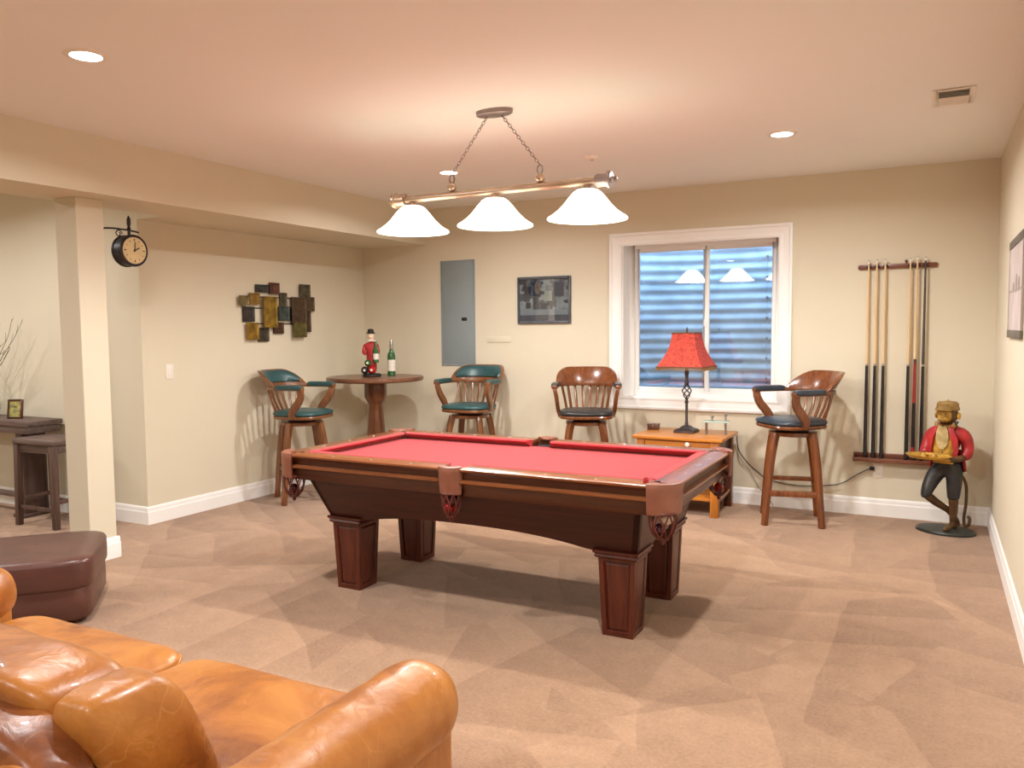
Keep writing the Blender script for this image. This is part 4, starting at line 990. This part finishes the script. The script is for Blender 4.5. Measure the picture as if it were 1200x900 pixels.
MB().rings([[(.06*s_*math.cos(PI+PI*j/14), -.075+.05*s_*math.sin(PI+PI*j/14)-.012, z) for j in range(15)] for s_, z in ((.9, .897), (1.0, .893), (.9, .888))]).build('cap_peak', 'statue_tan', MS)
MB().sphere((0, -.018, .955), .009, 10, 6).build('cap_button', 'statue_gold', MS)
# collar points / bow
MB().tube([(.055, -.04, .79), (.075, -.055, .80), (.085, -.05, .815)], [.012, .010, .006], 8).build('collar_point', 'statue_dark', MS)
# tail
MB().tube(smooth_path([Vector(q) for q in ((0.03, .06, .46), (.085, .11, .36), (.095, .11, .22), (.09, .09, .10), (.11, .06, .05), (.145, .03, .07), (.15, .03, .115), (.135, .03, .13))]), .011, 8).build('tail', 'statue_brown', MS)
# hands under the tray
for s, c in ((1, (.055, -.150, .545)), (-1, (-.085, -.19, .552))):
    MB().sphere(c, (.026, .024, .013), 12, 8).build('hand_palm', 'statue_gold', MS)
    for k in range(4):
        x = c[0]-s*.010+(-.018+.012*k); MB().tube([(x, c[1]-.010, c[2]), (x-s*.004, c[1]-.030, c[2]+.004), (x-s*.010, c[1]-.042, c[2]+.012)], [.007, .006, .005], 6).build('finger', 'statue_gold', MS)
    MB().tube([(c[0]-s*.018, c[1]+.004, c[2]+.004), (c[0]-s*.032, c[1]-.008, c[2]+.020), (c[0]-s*.030, c[1]-.02, c[2]+.028)], [.008, .007, .005], 6).build('thumb', 'statue_gold', MS)
tr = MB(); tc_ = (-.045, -.215)
tr.rings([[(tc_[0]+.150*s_*math.cos(2*PI*j/36), tc_[1]+.105*s_*math.sin(2*PI*j/36), z) for j in range(36)] for s_, z in ((.5, .558), (.85, .558), (1.0, .574), (1.03, .580), (1.0, .582), (.84, .566), (.4, .565))]).build('tray', 'statue_gold', MS)
for dx, dy, h in ((-.03, -.01, .030), (.03, .02, .024)):
    MB().lathe([(.020, .566), (.022, .570), (.018, .566+h*.7), (.010, .566+h), (.001, .567+h)], (tc_[0]+dx, tc_[1]+dy, 0), 14).build('tray_ornament', 'statue_gold', MS)

# ================================================================== alcove furniture on the left
cs = thing('console_table', 'weathered wooden console table against the alcove wall', 'console table', (-7.25, 3.95, 0))
B(-.92, .92, -.15, .15, .75, .79).build('table_top', 'driftwood', cs, bev=.004)
B(-.90, .90, -.14, .14, .690, .75).build('apron', 'driftwood', cs, bev=.003)
for x in (-.80, .72):
    MB().frus(x, 0, 0, .69, .10, .20, .085, .20).build('leg', 'driftwood_z', cs, bev=.006)
    B(x-.07, x+.07, -.13, .13, 0, .03).build('foot', 'driftwood_z', cs, bev=.004)
B(-.80, .72, -.02, .02, .13, .17).build('stretcher', 'driftwood', cs, bev=.004)
sl = thing('backless_stool', 'backless weathered brown wooden stool beside the pillar', 'stool', (-6.085, 3.845, 0), R(3))
MB().rings([[(x*sx_, y*sy_, z) for x, y in ((-.235, -.165), (0, -.17), (.235, -.165), (.235, .165), (0, .17), (-.235, .165))] for sx_, sy_, z in ((.97, .95, .636), (1, 1, .645), (1, 1, .672), (.98, .97, .682))]).build('seat', 'driftwood', sl, bev=.003)
for s in (-1, 1): B(-.20, .20, s*.135-.010, s*.135+.010, .575, .636).build('apron', 'driftwood', sl, bev=.002); B(s*.2-.010, s*.2+.010, -.125, .125, .575, .636).build('side_apron', 'driftwood', sl, bev=.002)
for sx in (-1, 1):
    for sy in (-1, 1): MB().frus(sx*.215, sy*.148, 0, .636, .042, .042, .048, .048, -sx*.012, -sy*.01).build('leg', 'driftwood_z', sl, bev=.003)
for s in (-1, 1): B(-.20, .20, s*.146-.009, s*.146+.009, .13, .16).build('stretcher', 'driftwood_z', sl, bev=.002); B(s*.212-.009, s*.212+.009, -.14, .14, .19, .22).build('side_stretcher', 'driftwood_z', sl, bev=.002)
q = hit(13, 493, 1, 3.93)
pf = thing('photo_frame', 'small dark photo frame with a yellow flower picture on the console table', 'photo frame', (-6.70, 3.93, .79), R(25))
ring(-.062, .062, 0, .16, .014, -.012, .012).xf(Matrix.Rotation(R(-8), 4, 'X')).build('frame', 'oak_dark', pf, bev=.002)
B(-.05, .05, -.004, .004, .012, .150).xf(Matrix.Rotation(R(-8), 4, 'X')).build('picture', plain('flower_picture', '#c7b65a', '#5b6b57', .4, scale=26), pf, smooth=False)
MB().sweep([(0, .008, .10), (0, .06, .004)], Vector((1, 0, 0)), (.03, .005)).build('easel_back', 'oak_dark', pf)
va = thing('twig_vase', 'pale vase of bare twigs on the console table', 'vase', (-7.10, 3.97, .79))
MB().lathe([(.045, 0), (.06, .01), (.075, .08), (.07, .16), (.04, .23), (.03, .27), (.04, .29), (.035, .29), (.026, .27), (.001, .26)], n=24).build('vase_body', plain('pale_ceramic', '#cfd2cc', '#bfc3bd', .3), va)
rnd = random.Random(4)
for k in range(13):
    a = rnd.uniform(-PI, PI); le = rnd.uniform(.35, .62); dx = math.cos(a)*le*.75; dy = math.sin(a)*.09-.02
    if k < 6: dx = abs(dx)*.9+.12
    pts = smooth_path([Vector((0, 0, .2)), Vector((dx*.3, dy*.4, .2+le*.45)), Vector((dx*.7+rnd.uniform(-.03, .03), dy*.8, .2+le*.8)), Vector((dx, dy, .2+le*1.05))], 4)
    tw = MB().tube(pts, [.0042-.0028*i/(len(pts)-1) for i in range(len(pts))], 5).build('twig', 'twig', va)
    for j in (5, 7, 9, 11):
        b0 = pts[j]; d = Vector((rnd.uniform(-.09, .09), rnd.uniform(-.03, .03), rnd.uniform(.03, .10)))
        MB().tube([b0, b0+d*.6, b0+d], [.0022, .0018, .001], 4).build('twig_branch', 'twig', tw)

# ================================================================== ottoman
OT = thing('ottoman', 'dark plum-brown leather ottoman beside the sofa', 'ottoman', (-4.344, 2.45, 0), R(47.4))
from mathutils import noise
def wr(amp, sc):
    def f(p): n = noise.noise(p*sc); return p+Vector((0, 0, amp*n))
    return f
MB().puff((0, 0, .262), (.468, .348, .088), .24, 20, wr(.008, 6)).build('top_cushion', 'ottoman', OT, ang=70)
MB().puff((0, 0, .118), (.455, .335, .103), .20, 14).build('base_block', 'ottoman', OT, ang=70)
for z in (.215,):
    MB().tube([(.458*math.copysign(abs(math.cos(t))**.3, math.cos(t)), .338*math.copysign(abs(math.sin(t))**.3, math.sin(t)), z) for t in [2*PI*(i+.5)/64 for i in range(64)]], .006, 6, closed=True).build('piping', 'ottoman', OT)
for sx in (-1, 1):
    for sy in (-1, 1): MB().lathe([(.02, 0), (.026, .005), (.03, .03)], (sx*.37, sy*.26, 0), 12).build('foot', 'oak_dark', OT)

# ================================================================== leather sofa
SF = thing('sofa', 'tan leather two-seat sofa with rolled arms', 'sofa', (-2.10, .80, 0))
def lw(amp, sc, k=1.0):
    def f(p):
        n = noise.noise(Vector((p.x*sc, p.y*sc*k, p.z*sc)))+.5*noise.noise(Vector((p.x*sc*2.3, p.y*sc*2.3*k, p.z*sc*2.3+7)))
        return p+Vector((0, 0, amp*n))
    return f
def recline(amp, sc):
    f = lw(amp, sc)
    def g_(p): q = f(p); return q+Vector((0, (.80-q.z)*.42, 0))
    return g_
B(-1.0, 1.0, .02, .90, .07, .30).build('base_frame', 'leather', SF, bev=.03, seg=3)
for s in (-1, 1):
    c = MB().puff((s*.437, .56, .375), (.434, .42, .092), .24, 26, lw(.008, 5)).build('seat_cushion', 'leather', SF, ang=75)
    MB().tube([(s*.437+.432*math.copysign(abs(math.cos(t))**.24, math.cos(t)), .56+.418*math.copysign(abs(math.sin(t))**.24, math.sin(t)), .432+.006*math.cos(7*t)) for t in [2*PI*(i+.5)/80 for i in range(80)]], .006, 6, closed=True).build('piping', 'leather', c)
    MB().puff((s*.295, .20, .585), (.300, .125, .225), .36, 24, recline(.010, 6)).build('back_cushion', 'leather', SF, ang=75)
    MB().puff((s*.660, .200, .565), (.080, .120, .235), .45, 22, recline(.008, 7)).build('back_wing', 'leather', SF, ang=75)
# outside back with rolled top
MB().puff((0, .075, .420), (.735, .080, .350), .30, 24, lw(.006, 5)).build('back_frame', 'leather_dark', SF, ang=75)
MB().tube([(-.70+1.40*i/40, .012, .715+.004*math.sin(i*1.3)) for i in range(41)], .006, 6).build('back_piping', 'leather', SF)
MB().tube([(-.70+1.40*i/40, -.007, .60+.004*math.sin(i*1.7)) for i in range(41)], .005, 6).build('back_seam', 'leather', SF)
for s in (-1, 1):
    ax = s*.965-(.012 if s > 0 else -.012); az, ar = .540, .116
    rings = []; nn = 44
    for i in range(nn+1):
        u = i/nn; y = .10+.815*u
        k = 1.0
        if u > .88: k = math.sqrt(max(0, 1-((u-.88)/.12)**2*.5))
        if u < .05: k = math.sqrt(max(.1, 1-((.05-u)/.05)**2*.6))
        ring_ = []
        for j in range(32):
            a = 2*PI*j/32
            w_ = 1+.018*noise.noise(Vector((math.cos(a)*2, y*14, math.sin(a)*2)))+.012*math.sin(y*60+3*math.cos(a))*(.5+.5*noise.noise(Vector((y*3, a, 0))))
            ring_.append((ax+ar*k*w_*math.cos(a), y, az+ar*k*w_*math.sin(a)))
        rings.append(ring_)
    arm = MB().rings(rings).build('arm_roll', 'leather', SF, ang=75)
    MB().lathe([(.080, .0), (.082, .004), (.074, .012), (.04, .018), (.001, .020)], n=36).xf(Matrix.Translation((ax, .910, az)) @ Matrix.Rotation(-PI/2, 4, 'X')).build('arm_front', 'leather', arm)
    x0, x1 = sorted((s*.87, s*1.03)); B(x0, x1, .08, .905, .07, .56).build('arm_panel', 'leather', SF, bev=.025, seg=3)
for sx in (-1, 1):
    for y in (.10, .82): MB().lathe([(.022, 0), (.03, .01), (.036, .05), (.03, .075)], (sx*.90, y, 0), 14).build('foot', 'oak_dark', SF)
